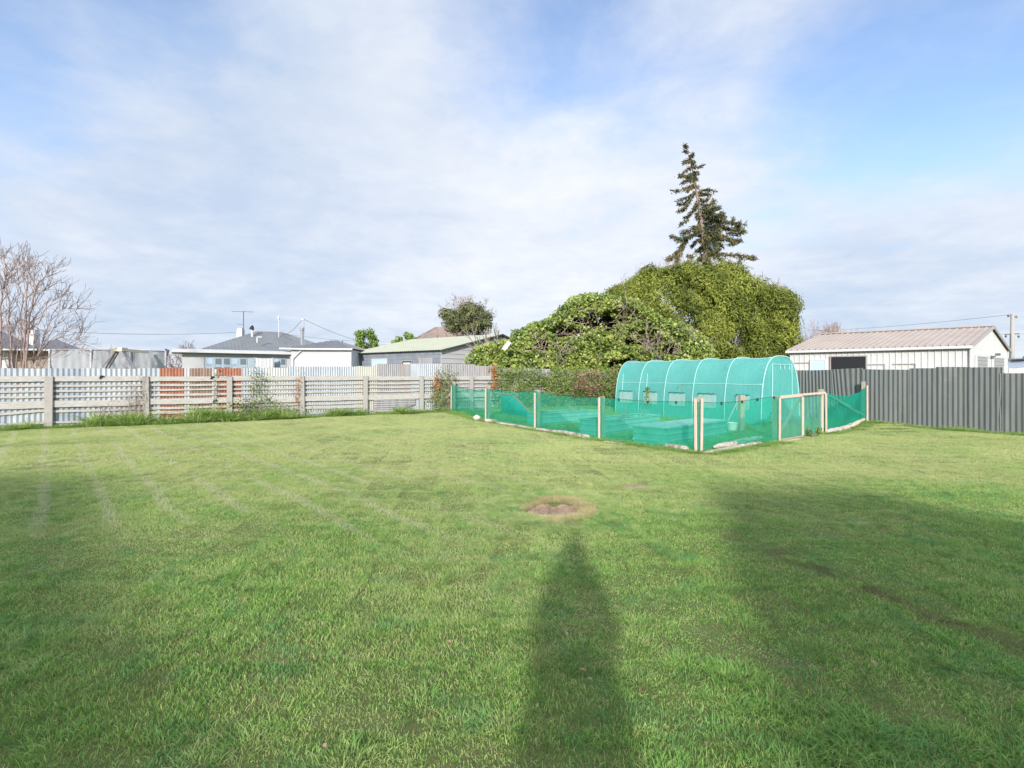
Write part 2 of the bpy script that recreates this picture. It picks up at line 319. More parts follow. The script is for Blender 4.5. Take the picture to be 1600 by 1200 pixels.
def grass_material(name, tall=False):
    m = bpy.data.materials.new(name); m.use_nodes = True; nt = m.node_tree; N = nt.nodes; L = nt.links
    b = N['Principled BSDF']; b.inputs['Roughness'].default_value = .5; b.inputs['Specular IOR Level'].default_value = .35
    g = N.new('ShaderNodeNewGeometry'); P = g.outputs['Position']
    sp = N.new('ShaderNodeSeparateXYZ'); L.new(P, sp.inputs[0])
    def mth(op, a, b_=None, c=None, clamp=False):
        n = N.new('ShaderNodeMath'); n.operation = op; n.use_clamp = clamp
        for i, v in enumerate((a, b_, c)):
            if v is None: continue
            if isinstance(v, (int, float)): n.inputs[i].default_value = v
            else: L.new(v, n.inputs[i])
        return n.outputs[0]
    def noise(s, d, off=0):
        n = N.new('ShaderNodeTexNoise'); n.inputs['Scale'].default_value = s; n.inputs['Detail'].default_value = d; n.inputs['Roughness'].default_value = .6
        mp = N.new('ShaderNodeMapping'); mp.inputs['Location'].default_value = (off, off*.7, 0); mp.inputs['Scale'].default_value = (1, 1, .0); L.new(P, mp.inputs[0]); L.new(mp.outputs[0], n.inputs['Vector']); return n.outputs[0]
    def mr(v, a, b_, c=0, d=1, smooth=True):
        n = N.new('ShaderNodeMapRange'); n.interpolation_type = 'SMOOTHSTEP' if smooth else 'LINEAR'
        L.new(v, n.inputs[0]); n.inputs[1].default_value = a; n.inputs[2].default_value = b_; n.inputs[3].default_value = c; n.inputs[4].default_value = d; return n.outputs[0]
    def mixc(f, a, c):
        x = N.new('ShaderNodeMix'); x.data_type = 'RGBA'
        if isinstance(f, float): x.inputs[0].default_value = f
        else: L.new(f, x.inputs[0])
        for s_, v in ((6, a), (7, c)):
            if isinstance(v, tuple): x.inputs[s_].default_value = (*v, 1)
            else: L.new(v, x.inputs[s_])
        return x.outputs[2]
    X, Y = sp.outputs[0], sp.outputs[1]
    a = N.new('ShaderNodeAttribute'); a.attribute_name = 'rnd'
    t = N.new('ShaderNodeAttribute'); t.attribute_name = 'tip'
    r = a.outputs['Fac']
    # per-blade base: green to yellow-green
    cr = N.new('ShaderNodeValToRGB'); L.new(r, cr.inputs[0]); e = cr.color_ramp.elements
    if tall:
        e[0].position = 0; e[0].color = (.22, .42, .07, 1); e[1].position = 1; e[1].color = (.70, .74, .32, 1)
        q = e.new(.6); q.color = (.36, .56, .11, 1)
    else:
        e[0].position = 0; e[0].color = (.14, .35, .065, 1); e[1].position = 1; e[1].color = (.86, .72, .42, 1)
        q = e.new(.55); q.color = (.32, .54, .125, 1); q = e.new(.88); q.color = (.56, .73, .20, 1)
    c = cr.outputs[0]
    # patches: blue-green lush / yellowish thin
    n1 = noise(.55, 4, 3); n2 = noise(2.4, 4, 9); n3 = noise(7, 3, 20); n4 = noise(17, 4, 50); n5 = noise(11, 4, 77)
    lush = mr(n2, .50, .68)
    c = mixc(mth('MULTIPLY', lush, .15 if tall else .65), c, (.15, .42, .14))
    c = mixc(mr(n4, .50, .68, 0, .6), c, (.07, .19, .055)); c = mixc(mr(noise(4.2, 5, 91), .50, .64, 0, .45), c, (.10, .24, .06)); c = mixc(mr(n5, .56, .70, 0, .5), c, (.46, .38, .16))
    if not tall:
        yel = mth('ADD', mth('ADD', mth('MULTIPLY', mr(n1, .35, .65), .45), mth('MULTIPLY', mr(n3, .4, .65), .40)), mr(Y, 2.5, 9, -.34, .34, False))
        yel = mth('SUBTRACT', yel, mth('MULTIPLY', mr(X, .6, 3.2), mr(Y, 8.5, 6.0, 0, .28)))  # greener at right: tint of the house shadow put into the blade colour
        c = mixc(mth('MAXIMUM', mth('MINIMUM', yel, .85), 0.0), c, (.64, .66, .29))
        # pale wheel tracks
        cc = mth('ADD', mth('MULTIPLY', X, .74), mth('MULTIPLY', Y, .67))
        wv = mth('SINE', mth('ADD', mth('MULTIPLY', cc, 11.0), mth('MULTIPLY', noise(.3, 2, 5), 5)))
        trk = mth('MULTIPLY', mth('MULTIPLY', mr(wv, .55, 1.0), mr(noise(.35, 3, 31), .34, .50)), mth('MULTIPLY', mr(X, 1.5, -.5), mr(Y, 4.2, 5.5)))
        c = mixc(mth('MULTIPLY', trk, .5), c, (.66, .66, .42))
        # brown scuffs
        sc1 = mr(noise(1.6, 6, 44), .58, .70)
        c = mixc(mth('MULTIPLY', sc1, .38), c, (.25, .22, .095))
        # worn track on the right: line through (2.2,4.4) and (2.75,2.6)
        dd = mth('ABSOLUTE', mth('ADD', mth('SUBTRACT', mth('MULTIPLY', mth('SUBTRACT', X, 2.25), .93), mth('MULTIPLY', mth('SUBTRACT', 4.3, Y), .32)), mth('MULTIPLY', mth('SUBTRACT', noise(2.5, 4, 71), .5), .5)))
        wt = mth('MULTIPLY', mth('MULTIPLY', mr(dd, .16, .02), mr(Y, 5.2, 4.2)), mr(noise(4, 4, 13), .40, .56))
        c = mixc(mth('MULTIPLY', wt, .7), c, (.20, .15, .095))
        # straw ring round the bare patch
        dx = mth('SUBTRACT', X, .55); dy = mth('SUBTRACT', Y, 5.82)
        dist = mth('SQRT', mth('ADD', mth('MULTIPLY', dx, dx), mth('MULTIPLY', mth('MULTIPLY', dy, dy), .6)))
        ring = mth('MULTIPLY', mr(mth('ADD', dist, mth('MULTIPLY', mth('SUBTRACT', noise(5, 3, 2), .5), .35)), .47, .35), .85)
        c = mixc(ring, c, (.66, .56, .30))
    c = mixc(mth('MULTIPLY', mth('SUBTRACT', 1.0, t.outputs['Fac']), .35), c, (.09, .10, .035))   # darker olive towards the foot of each blade
    L.new(c, b.inputs['Base Color'])
    tr = N.new('ShaderNodeBsdfTranslucent'); L.new(c, tr.inputs[0])
    mx = N.new('ShaderNodeMixShader'); mx.inputs[0].default_value = .38
    L.new(b.outputs[0], mx.inputs[1]); L.new(tr.outputs[0], mx.inputs[2]); L.new(mx.outputs[0], N['Material Output'].inputs[0])
    return m
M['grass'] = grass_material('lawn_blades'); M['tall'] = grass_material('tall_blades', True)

# ------------------------------------------------------------------ ground
def build_ground():
    m = mat('turf_soil', (.085, .105, .035), .95, .1, col2=(.13, .15, .05), nscale=3, ndet=8, col3=(.14, .11, .06), n3scale=.9, n3=(.5, .68))
    xs = np.concatenate([[-1500, -300, -80], np.arange(-30, 30.01, .25), [80, 300, 1500]])
    ys = np.concatenate([[-600, -100, -30], np.arange(-12, 36.01, .25), [80, 300, 1500]])
    xs = np.unique(np.concatenate([xs, np.arange(.02, .93, .03)])); ys = np.unique(np.concatenate([ys, np.arange(5.35, 6.26, .03)]))
    V = np.array([(x, y, gh(x, y) if abs(x) < 31 and -13 < y < 37 else 0) for y in ys for x in xs]); nx = len(xs)
    i = np.arange(len(ys)-1)[:, None]*nx+np.arange(nx-1)[None, :]; i = i.ravel()
    Fc = np.stack([i, i+1, i+1+nx, i+nx], 1)
    tag(np_mesh('ground', V, Fc, m, smooth=True), kind='structure')
    # bare hole and second bare spot: thin irregular sheets of dry earth
    dm = mat('dry_earth', (.25, .175, .12), .95, .1, col2=(.36, .27, .20), nscale=9, ndet=8, bump=1, bscale=60, col3=(.17, .11, .07), n3scale=5, n3=(.5, .62))
    for (cx, cy, rx, ry, nm) in ((.47, 5.80, .30, .31, 'bare_earth'), (1.66, 6.95, .22, .10, 'bare_earth')):
        b = MB(); ring = []
        for k in range(40):
            a = k*2*math.pi/40; q = 1+.12*math.sin(3*a+1)+.07*math.sin(7*a)
            ring.append((cx+rx*q*math.cos(a), cy+ry*q*math.sin(a)))
        z0 = gh(cx, cy)+.016
        n0 = len(b.v); b.v.append((cx, cy, z0))
        for rr in (.3, .6, .78, .9, 1.06):
            for (x, y) in ring: 
                X_, Y_ = lerp(cx, x, rr), lerp(cy, y, rr); b.v.append((X_, Y_, gh(X_, Y_)+.016+random.uniform(-.004, .008)*(rr < 1)-(.012 if rr > 1 else 0)))
        for k in range(40): b.f.append((0, 1+k, 1+(k+1) % 40))
        for j in range(4):
            for k in range(40): b.f.append((1+j*40+k, 1+(j+1)*40+k, 1+(j+1)*40+(k+1) % 40, 1+j*40+(k+1) % 40))
        tag(b.build(nm, dm, smooth=True), kind='structure')
build_ground()

def blades(n, size, h0, h1, w, lean=.5, curl=.5, seed=0, disc=False):
    """one patch of grass blades: returns verts, faces(quads), rnd, tip"""
    g = np.random.default_rng(seed)
    if disc:
        rr = np.sqrt(g.random(n))*size/2; aa = g.random(n)*6.283; bx = rr*np.cos(aa); by = rr*np.sin(aa)
    else:
        bx = (g.random(n)-.5)*size; by = (g.random(n)-.5)*size
    h = h0+(h1-h0)*g.random(n)**1.6; a = g.random(n)*6.283; wd = w*(.6+.8*g.random(n))
    l = lean*g.random(n)*h; ld = g.random(n)*6.283
    if disc: ld = np.arctan2(by, bx)+g.normal(0, .6, n)
    ux, uy = np.cos(a), np.sin(a); lx, ly = np.cos(ld), np.sin(ld)
    V = np.zeros((n, 6, 3)); T = np.zeros((n, 6))
    for j, (t, ww) in enumerate(((0, 1), (.55, .8), (1, .12))):
        off = l*(t*(1-curl)+curl*t*t)*1.4; z = h*t*(1-.25*t*lean)
        for s in (0, 1):
            k = j*2+s; sg = -1 if s == 0 else 1
            V[:, k, 0] = bx+lx*off+ux*wd*ww*.5*sg; V[:, k, 1] = by+ly*off+uy*wd*ww*.5*sg; V[:, k, 2] = z; T[:, k] = t
    V[:, 0:2, 2] -= .01
    base = np.arange(n)[:, None]*6
    Fc = np.concatenate([base+np.array([0, 1, 3, 2]), base+np.array([2, 3, 5, 4])])
    rnd = np.repeat(g.random(n), 6)
    return V.reshape(-1, 3), Fc, rnd, T.ravel()

def scatter(name, pts, rots, scls, kinds, tiles):
    me = bpy.data.meshes.new(name); n = len(pts)
    me.vertices.add(n); me.vertices.foreach_set('co', np.asarray(pts, np.float32).ravel())
    for nm, ty, d in (('rot', 'FLOAT', rots), ('scl', 'FLOAT', scls), ('knd', 'INT', kinds)):
        at_ = me.attributes.new(nm, ty, 'POINT'); at_.data.foreach_set('value', np.asarray(d, np.float32 if ty == 'FLOAT' else np.int32))
    o = bpy.data.objects.new(name, me); sc.collection.objects.link(o)
    ng = bpy.data.node_groups.new(name+'_nodes', 'GeometryNodeTree')
    ng.interface.new_socket('Geometry', in_out='INPUT', socket_type='NodeSocketGeometry'); ng.interface.new_socket('Geometry', in_out='OUTPUT', socket_type='NodeSocketGeometry')
    N = ng.nodes; L = ng.links; gi = N.new('NodeGroupInput'); go = N.new('NodeGroupOutput'); jn = N.new('GeometryNodeJoinGeometry')
    def attr(nm, ty):
        a = N.new('GeometryNodeInputNamedAttribute'); a.data_type = ty; a.inputs[0].default_value = nm; return a.outputs[0]
    ra = attr('rot', 'FLOAT'); sa = attr('scl', 'FLOAT'); ka = attr('knd', 'INT')
    cx = N.new('ShaderNodeCombineXYZ'); L.new(ra, cx.inputs[2])
    cs = N.new('ShaderNodeCombineXYZ'); cs.inputs[0].default_value = 1; cs.inputs[1].default_value = 1; L.new(sa, cs.inputs[2])
    for i, t in enumerate(tiles):
        oi = N.new('GeometryNodeObjectInfo'); oi.inputs[0].default_value = t; oi.inputs[1].default_value = True
        cp = N.new('FunctionNodeCompare'); cp.data_type = 'INT'; cp.operation = 'EQUAL'
        L.new(ka, cp.inputs[2]); cp.inputs[3].default_value = i
        ip = N.new('GeometryNodeInstanceOnPoints'); L.new(gi.outputs[0], ip.inputs['Points']); L.new(cp.outputs[0], ip.inputs['Selection'])
        L.new(oi.outputs['Geometry'], ip.inputs['Instance']); L.new(cx.outputs[0], ip.inputs['Rotation']); L.new(cs.outputs[0], ip.inputs['Scale'])
        L.new(ip.outputs[0], jn.inputs[0])
    L.new(jn.outputs[0], go.inputs[0])
    md = o.modifiers.new('scatter', 'NODES'); md.node_group = ng
    return o

# ------------------------------------------------------------------ yard lines
LF0 = Vector((-13.556, 15.0, 0)); LFS = Vector((1.9575, 1.23, 0)); LFd = LFS.normalized(); LFn = Vector((LFd.y, -LFd.x, 0))  # n towards camera
def lf_i(px): return (px-77)/(170-.082*px)
def LF(i): return LF0+LFS*i
K = Vector((10.66, 15.65, 0)); RFa = Vector((.7214, -.6925, 0)).normalized(); RFb = Vector((-.5255, .8509, 0)).normalized()
def in_yard(x, y):
    p = Vector((x, y, 0))
    if (p-LF0).dot(LFn) < .02: return False
    n1 = Vector((-RFa.y, RFa.x, 0))
    if (p-K).dot(n1) > -.05 and (p-K).dot(RFa) > 0: return False
    n2 = Vector((RFb.y, -RFb.x, 0))
    if (p-K).dot(n2) > -.05 and (p-K).dot(RFa) <= 0: return False
    return True

def build_lawn():
    tiles = []
    for i in range(4):
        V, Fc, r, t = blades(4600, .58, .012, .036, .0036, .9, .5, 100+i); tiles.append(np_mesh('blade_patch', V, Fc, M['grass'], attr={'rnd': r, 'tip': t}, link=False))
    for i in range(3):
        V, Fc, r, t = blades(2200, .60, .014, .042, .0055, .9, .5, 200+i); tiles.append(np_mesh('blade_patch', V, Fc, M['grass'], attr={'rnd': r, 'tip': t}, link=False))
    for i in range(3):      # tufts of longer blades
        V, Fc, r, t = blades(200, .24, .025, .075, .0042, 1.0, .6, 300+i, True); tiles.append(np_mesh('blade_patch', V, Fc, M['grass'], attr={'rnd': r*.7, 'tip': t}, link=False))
    pts = []; rot = []; scl = []; knd = []
    y = .9
    while y < 26:
        x = -y*1.12-2
        while x < y*1.12+2:
            if in_yard(x, y) and math.hypot(x-.47, (y-5.8)*.95) > .62:
                s = .75+.35*math.sin(x*1.7+math.sin(y*2))*math.sin(y*1.3+x*.4)+random.uniform(-.1, .2)
                d = abs((x-2.25)*.93-(4.3-y)*.32)
                if d < .25 and y < 5: s *= .75
                s *= 1.0 if y > 4 else 1.15
                pts.append((x+random.uniform(-.05, .05), y+random.uniform(-.05, .05), gh(x, y))); rot.append(random.choice((0, 1.5708, 3.1416, 4.712))+random.uniform(-.2, .2))
                scl.append(max(.35, s)); knd.append(random.randint(0, 3) if y < 8.5 else random.randint(4, 6))
            x += .5
        y += .5
    # small patches round the bare hole
    for k in range(2000):
        d = random.betavariate(1.2, 1.5)
        y = 1.3+d*12; x = random.uniform(-1.1, 1.1)*y
        if not in_yard(x, y) or math.hypot(x-.47, y-5.8) < .6: continue
        q = math.sin(x*1.1+2)*math.cos(y*1.4+x*.3)+.5*math.sin(x*3+y*2.1)
        if q < .25 and random.random() < .85: continue
        pts.append((x, y, gh(x, y))); rot.append(random.uniform(0, 6.28)); scl.append(random.uniform(.45, .95)*(1.1 if y < 4 else .7)); knd.append(random.randint(7, 9))
    for k in range(620):
        a = random.uniform(0, 6.283); d = math.sqrt(random.uniform(.37**2, .80**2))
        x = .47+d*math.cos(a); y = 5.8+d*math.sin(a)
        pts.append((x, y, gh(x, y))); rot.append(a); scl.append(random.uniform(.3, .6)); knd.append(random.randint(7, 9))
    for k in range(150):
        a = random.uniform(0, 6.283); d = random.uniform(.12, .32)
        x = 1.66+d*math.cos(a)*1.1; y = 6.95+d*math.sin(a)*.7
        pts.append((x, y, gh(x, y))); rot.append(a); scl.append(random.uniform(.2, .4)); knd.append(random.randint(7, 9))
    tag(scatter('lawn', pts, rot, scl, knd, tiles), 'short mown green lawn with yellowish and lush patches', 'grass', kind='stuff')
build_lawn()
def fallen_leaves():
    g = np.random.default_rng(77); n = 110; y = 1.9+g.random(n)**1.3*12; x = (g.random(n)*2-1)*y
    k = np.array([in_yard(a, b) for a, b in zip(x, y)]); x, y = x[k], y[k]; n = len(x)
    P = np.stack([x, y, np.array([gh(a, b) for a, b in zip(x, y)])+.028], 1)
    V = np.zeros((n, 4, 3)); a = g.random(n)*6.28; s_ = .008+.010*g.random(n)
    for i, (u, v, z) in enumerate(((-1, 0, 0), (0, .55, .006), (1, 0, .004), (0, -.55, .008))):
        V[:, i, 0] = P[:, 0]+(u*np.cos(a)-v*np.sin(a))*s_; V[:, i, 1] = P[:, 1]+(u*np.sin(a)+v*np.cos(a))*s_; V[:, i, 2] = P[:, 2]+z+.01*g.random(n)
    tag(np_mesh('fallen_leaves', V.reshape(-1, 3), np.arange(n*4).reshape(n, 4), M['dead'], attr={'rnd': np.repeat(g.random(n), 4)}), 'small dry leaves scattered over the lawn', 'leaves', kind='stuff')
fallen_leaves()

def build_tall():
    tiles = []
    for i in range(4):
        V, Fc, r, t = blades(46, .30, .24, .60, .022, 1.7, .8, 400+i, True); tiles.append(np_mesh('tuft', V, Fc, M['tall'], attr={'rnd': r, 'tip': t}, link=False))
    for i in range(2):
        V, Fc, r, t = blades(140, .4, .10, .30, .009, 1.0, .6, 450+i, True); tiles.append(np_mesh('tuft', V, Fc, M['tall'], attr={'rnd': r, 'tip': t}, link=False))
    P = []; r = []; s = []; k = []
    def put(x, y, sc_, kk): P.append((x, y, gh(x, y)-.01)); r.append(random.uniform(0, 6.28)); s.append(sc_); k.append(kk)
    hp = [(-120, .35), (0, .5), (60, .5), (95, .3), (115, 1.0), (150, 1.1), (180, .7), (215, .8), (240, 1.0), (300, 1.05), (380, 1.15), (430, .9), (470, .5), (520, .75), (560, .6), (640, .6), (700, .5), (760, .4), (900, .3)]
    i = -1.2
    while i < 8.6:
        px = (77+170*i)/(1+.082*i); h = interp(hp, px)
        for q in range(2):
            off = random.uniform(.06, .30+.35*h); h = h*(.75+.45*math.sin(i*5.1)*math.sin(i*11.7+1)); p = LF(i)+LFn*off
            put(p.x, p.y, 1.75*h*random.uniform(.7, 1.1)*(1 if off < .45 else .55), random.randint(0, 3) if h > .6 else random.randint(4, 5))
        i += .035
    # foot of the grey fence
    u = -3.2
    while u < 4.2:
        p = K+(RFa*u if u > 0 else RFb*(-u)); n = Vector((RFa.y, -RFa.x, 0))
        if random.random() < .8: put(p.x+n.x*-0+random.uniform(-.1, 0)-.1, p.y-.12+random.uniform(-.1, .05), random.uniform(.25, .6)*(1.5 if 2.1 < u < 2.5 else 1), random.randint(4, 5))
        u += .07
    # inside and along the netted garden
    quad = [Vector((3.65, 10.1)), Vector((10.5, 15.3)), Vector((4.2, 25.0)), Vector((-2.5, 21.0))]
    for q in range(3800):
        a, b = random.random(), random.random()
        p = quad[0].lerp(quad[1], a).lerp(quad[3].lerp(quad[2], a), b)
        if not in_yard(p.x, p.y) or inbed(p.x, p.y): continue
        put(p.x, p.y, random.uniform(.3, .75), random.randint(4, 5))
    for (a, b) in (((3.66, 9.95), (2.1, 12.0)), ((2.1, 12.0), (.7, 14.6)), ((.7, 14.6), (-.9, 17.4)), ((-.9, 17.4), (-2.7, 21.5)), ((3.66, 9.95), (6.1, 11.6)), ((8.1, 13.2), (10.6, 15.3))):
        for q in range(46):
            t = random.random(); put(lerp(a[0], b[0], t)+random.uniform(-.12, .05), lerp(a[1], b[1], t)+random.uniform(-.15, .1), random.uniform(.25, .5), random.randint(4, 5))
    tag(scatter('long_grass', P, r, s, k, tiles), 'long lush grass and weeds along fences and in the netted garden', 'grass', kind='stuff')

# ------------------------------------------------------------------ left corrugated fence
def corrugated(mb, p0, d, n, length, z0, ztop, pitch, amp, phase=0, shear=None, bend=None):
    """sine sheet along d from p0; ztop: function(u)"""
    m = max(2, int(length/pitch*8)); zs = 5; base = len(mb.v)
    for j in range(m+1):
        u = length*j/m; off = amp*math.sin(2*math.pi*(u+phase)/pitch); zt = ztop(u)
        for k in range(zs):
            t = k/(zs-1); z = lerp(z0, zt, t)
            uu = u+(shear(u, t) if shear else 0); oo = off+(bend(u, t) if bend else 0)
            p = p0+d*uu+n*oo; mb.v.append((p.x, p.y, z))
    for j in range(m):
        for k in range(zs-1):
            a = base+j*zs+k; mb.f.append((a, a+zs, a+zs+1, a+1))

def build_left_fence():
    t = thing('corrugated_fence', tuple(LF(3)), 'patched fence of pale and rusty corrugated iron behind weathered grey timber rails and slats', 'fence')
    sheets = [(-110, 10, 575, 'galvblue'), (10, 68, 575.5, 'galv'), (68, 128, 575.5, 'galvblue'), (128, 165, 575.5, 'galv'), (165, 212, 576, 'galv'), (212, 250, 575.5, 'galv'), (250, 286, 575.2, 'rust'), (286, 297, 576, 'galvpale'),
              (297, 330, 575.5, 'brown'), (330, 339, 575, 'galvpale'), (339, 376, 575, 'rust'), (376, 413, 574.6, 'galv'), (413, 449, 574.5, 'galvpale'), (449, 500, 573, 'galv'), (500, 554, 573, 'galv'),
              (554, 589, 572, 'cream_iron'), (589, 640, 568.5, 'galvold'), (640, 690, 568.5, 'galv'), (690, 742, 569, 'galvold'), (742, 776, 571.5, 'galvold'), (776, 860, 576, 'galvold'), (860, 928, 580, 'galvold')]
    for q, (a, b, y, m) in enumerate(sheets):
        i0, i1 = lf_i(a), lf_i(b); p0 = LF(i0)-LFn*(.014+.004*(q % 2)); L_ = (LF(i1)-LF(i0)).length+.03
        mb = MB(); Ym = LF((i0+i1)/2).y; zt = CH+(HZ-y)/F*Ym
        sag = random.uniform(-.012, .012)
        if m == 'cream_iron': f = lambda u: zt-.02+.10*max(0, math.sin(u*9))*(u/L_)
        elif a == 742: f = lambda u: zt-.02*u
        else: f = lambda u: zt+sag*u
        pt = .125 if a < 240 else .086; corrugated(mb, p0, LFd, LFn, L_, .03, f, pt, .016 if a < 240 else .012, phase=i0*2.311)
        o = mb.build('iron_sheet', M[m], t, smooth=True)
        if m == 'rust': o['label'] = 'orange rusted iron sheet'
        if m == 'brown': o['label'] = 'brown stained iron sheet'
        if m == 'galvpale': o['label'] = 'whitish iron sheet'
        if m == 'cream_iron': o['label'] = 'cream iron sheet with jagged top'
    # lower horizontally laid sheet piece
    mb = MB(); i0, i1 = lf_i(583), lf_i(648); p0 = LF(i0)+LFn*.055; L_ = (LF(i1)-LF(i0)).length; n = 90; base = 0
    for j in range(n+1):
        z = .10+.72*j/n
        for u in (0, L_*.5, L_):
            zz = z if u < L_ else max(z, .34+.0*z)
            p = p0+LFd*u+LFn*(.012*math.sin(z/.086*6.283)); mb.v.append((p.x, p.y, zz))
    for j in range(n):
        for k in range(2): a = j*3+k; mb.f.append((a, a+1, a+4, a+3))
    mb.build('iron_sheet', M['galvold'], t, smooth=True)['label'] = 'iron sheet laid sideways low in the bay'
    up = Vector((0, 0, 1))
    for i in range(-1, 10):
        p = LF(i); h = {-1: 1.5, 0: 1.5, 1: 1.5, 2: 1.49, 3: 1.52, 4: 1.52, 5: 1.52, 6: 1.50}.get(i, 1.56)
        mb = MB(); w = .19 if i < 1 else .165; ln = random.uniform(-.015, .015)
        mb.box(p+LFn*.07+up*(h/2-.05), (w, .12, h+.1), (LFd, LFn, (up+LFd*ln).normalized()))
        mb.build('post', M['oldwood'], t, bevel=.008)
    hs = [(1.43, .165, 'b'), (1.225, .07, 's'), (1.07, .062, 's'), (.915, .072, 's'), (.69, .20, 'b'), (.485, .068, 's'), (.345, .10, 's'), (.15, .06, 's')]
    for i in range(-1, 9):
        for q, (z, w, kd) in enumerate(hs):
            if i == -1 and q in (6,): continue
            if i >= 4 and q == 6: continue
            d0 = random.uniform(-.012, .012); d1 = random.uniform(-.012, .012)
            if i == -1 and q == 5: d0, d1 = -.13, .02
            if i == 4 and q in (5, 6): continue
            a = LF(i)+LFd*.085; b = LF(i+1)-LFd*.085
            if i == 0 and q == 6: a = lerp(a, b, .45)
            mb = MB(); off = .03 if kd == 'b' else .018
            # boards with a slightly wavy sawn edge
            th = .045 if kd == 'b' else .028; n = 7; w2 = w*random.uniform(.9, 1.08); base = len(mb.v)
            for j in range(n+1):
                f_ = j/n; c = lerp(a, b, f_)+LFn*off; zc = z+lerp(d0, d1, f_)-.008*math.sin(math.pi*f_)
                e1, e2 = random.uniform(-.006, .006), random.uniform(-.006, .006)
                for (sn, sz) in ((0, -1), (1, -1), (1, 1), (0, 1)):
                    p = c+LFn*(th*sn); mb.v.append((p.x, p.y, zc+sz*w2/2+(e1 if sz < 0 else e2)))
            for j in range(n):
                for k in range(4): x0 = base+j*4+k; x1 = base+j*4+(k+1) % 4; mb.f.append((x0, x1, x1+4, x0+4))
            mb.f.append((0, 3, 2, 1)); mb.f.append(tuple(n*4+k for k in range(4)))
            mb.build('rail' if kd == 'b' else 'slat', M['rail'], t)
    for (px, y) in ((160, 588), (332, 589), (336, 625.5)):     # little dark brackets
        i = lf_i(px); p = LF(i); Y = p.y; z = CH+(HZ-y)/F*Y
        mb = MB(); c = p+LFn*.09+up*z
        mb.box(c, (.10, .03, .05), (LFd, LFn, up)); mb.beam(c, c+up*-.07+LFd*-.06, .05, .03)
        mb.build('bracket', M['black'], t)
build_left_fence()

def build_right_fence():
    t = thing('steel_fence', tuple(K), 'dark grey corrugated steel fence with stepped tops along the right side', 'fence')
    # (px from, px to, top y from, top y to)
    segs = [(1200, 1262, 578.5, 578.5), (1262, 1300, 578.8, 577.8), (1300, 1345, 577.6, 575), (1345, 1382, 576.8, 577.6), (1382, 1421, 577.4, 577.6), (1421, 1462, 575.6, 575.2),
            (1462, 1512, 573.3, 573.3), (1512, 1562, 574, 573.8), (1562, 1600, 583.2, 583), (1600, 1660, 583, 582)]
    def onfence(px):
        k = (px-CX)/F
        for d in (RFa, RFb):
            # K + d*u : X = k*Y
            u = (k*K.y-K.x)/(d.x-k*d.y)
            if u >= -1e-6: return K+d*u, d
        return K, RFa
    for q, (a, b, y0, y1) in enumerate(segs):
        pa, da = onfence(a); pb, db = onfence(b)
        if a < 1345 < b: pb = K
        d = (pb-pa).normalized(); n = Vector((d.y, -d.x, 0))
        if n.dot(-pa) < 0: n = -n
        L_ = (pb-pa).length; z0 = CH+(HZ-y0)/F*pa.y; z1 = CH+(HZ-y1)/F*pb.y
        mb = MB()
        sh = None; bd = None
        if a == 1300: sh = lambda u, t_: -.13*t_*math.sin(math.pi*min(1, u/L_+.15)); bd = lambda u, t_: .05*math.sin(u*4)*t_
        elif a == 1262: sh = lambda u, t_: -.05*t_
        elif a == 1562: bd = lambda u, t_: .02*math.sin(u*9+t_*9)*(1-u/L_)
        elif a == 1200: sh = lambda u, t_: .01*math.sin(u*3)*t_
        corrugated(mb, pa+n*(.012*(q % 2)), d, n, L_+.05, -.0, lambda u: lerp(z0, z1, u/L_), .110, .015, phase=q*.03, shear=sh, bend=bd)
        mb.build('steel_sheet', M['steel' if q % 2 else 'steelb'], t, smooth=True)
    # long run behind the tunnel and hedge, to the corner
    pa, _ = onfence(1200); d = RFb; n = Vector((d.y, -d.x, 0)); n = -n if n.dot(-pa) < 0 else n
    end = LF(9.06); u0 = 0; tot = (Vector((end.x, end.y, 0))-pa).length
    while u0 < tot:
        mb = MB(); l = min(1.6, tot-u0); corrugated(mb, pa+d*u0, d, n, l+.04, 0, lambda u: 1.70, .110, .015); mb.build('steel_sheet', M['steel'], t, smooth=True); u0 += 1.6
    # run on out of frame
    mb = MB(); pa, _ = onfence(1660); corrugated(mb, pa, RFa, Vector((-.69, -.72, 0)), 7, 0, lambda u: 1.62, .110, .015); mb.build('steel_sheet', M['steel'], t, smooth=True)
    # rails and posts on the far side
    mb = MB()
    for z in (.35, 1.35):
        nn = Vector((-RFa.y, RFa.x, 0)); mb.beam(K+nn*.06+Vector((0, 0, z)), K+RFa*9+nn*.06+Vector((0, 0, z)), .07, .05)
        nb = Vector((RFb.y, -RFb.x, 0)); mb.beam(K+nb*.06+Vector((0, 0, z)), K+RFb*11.5+nb*.06+Vector((0, 0, z)), .07, .05)
    mb.build('rail', M['postwood'], t)
build_right_fence()

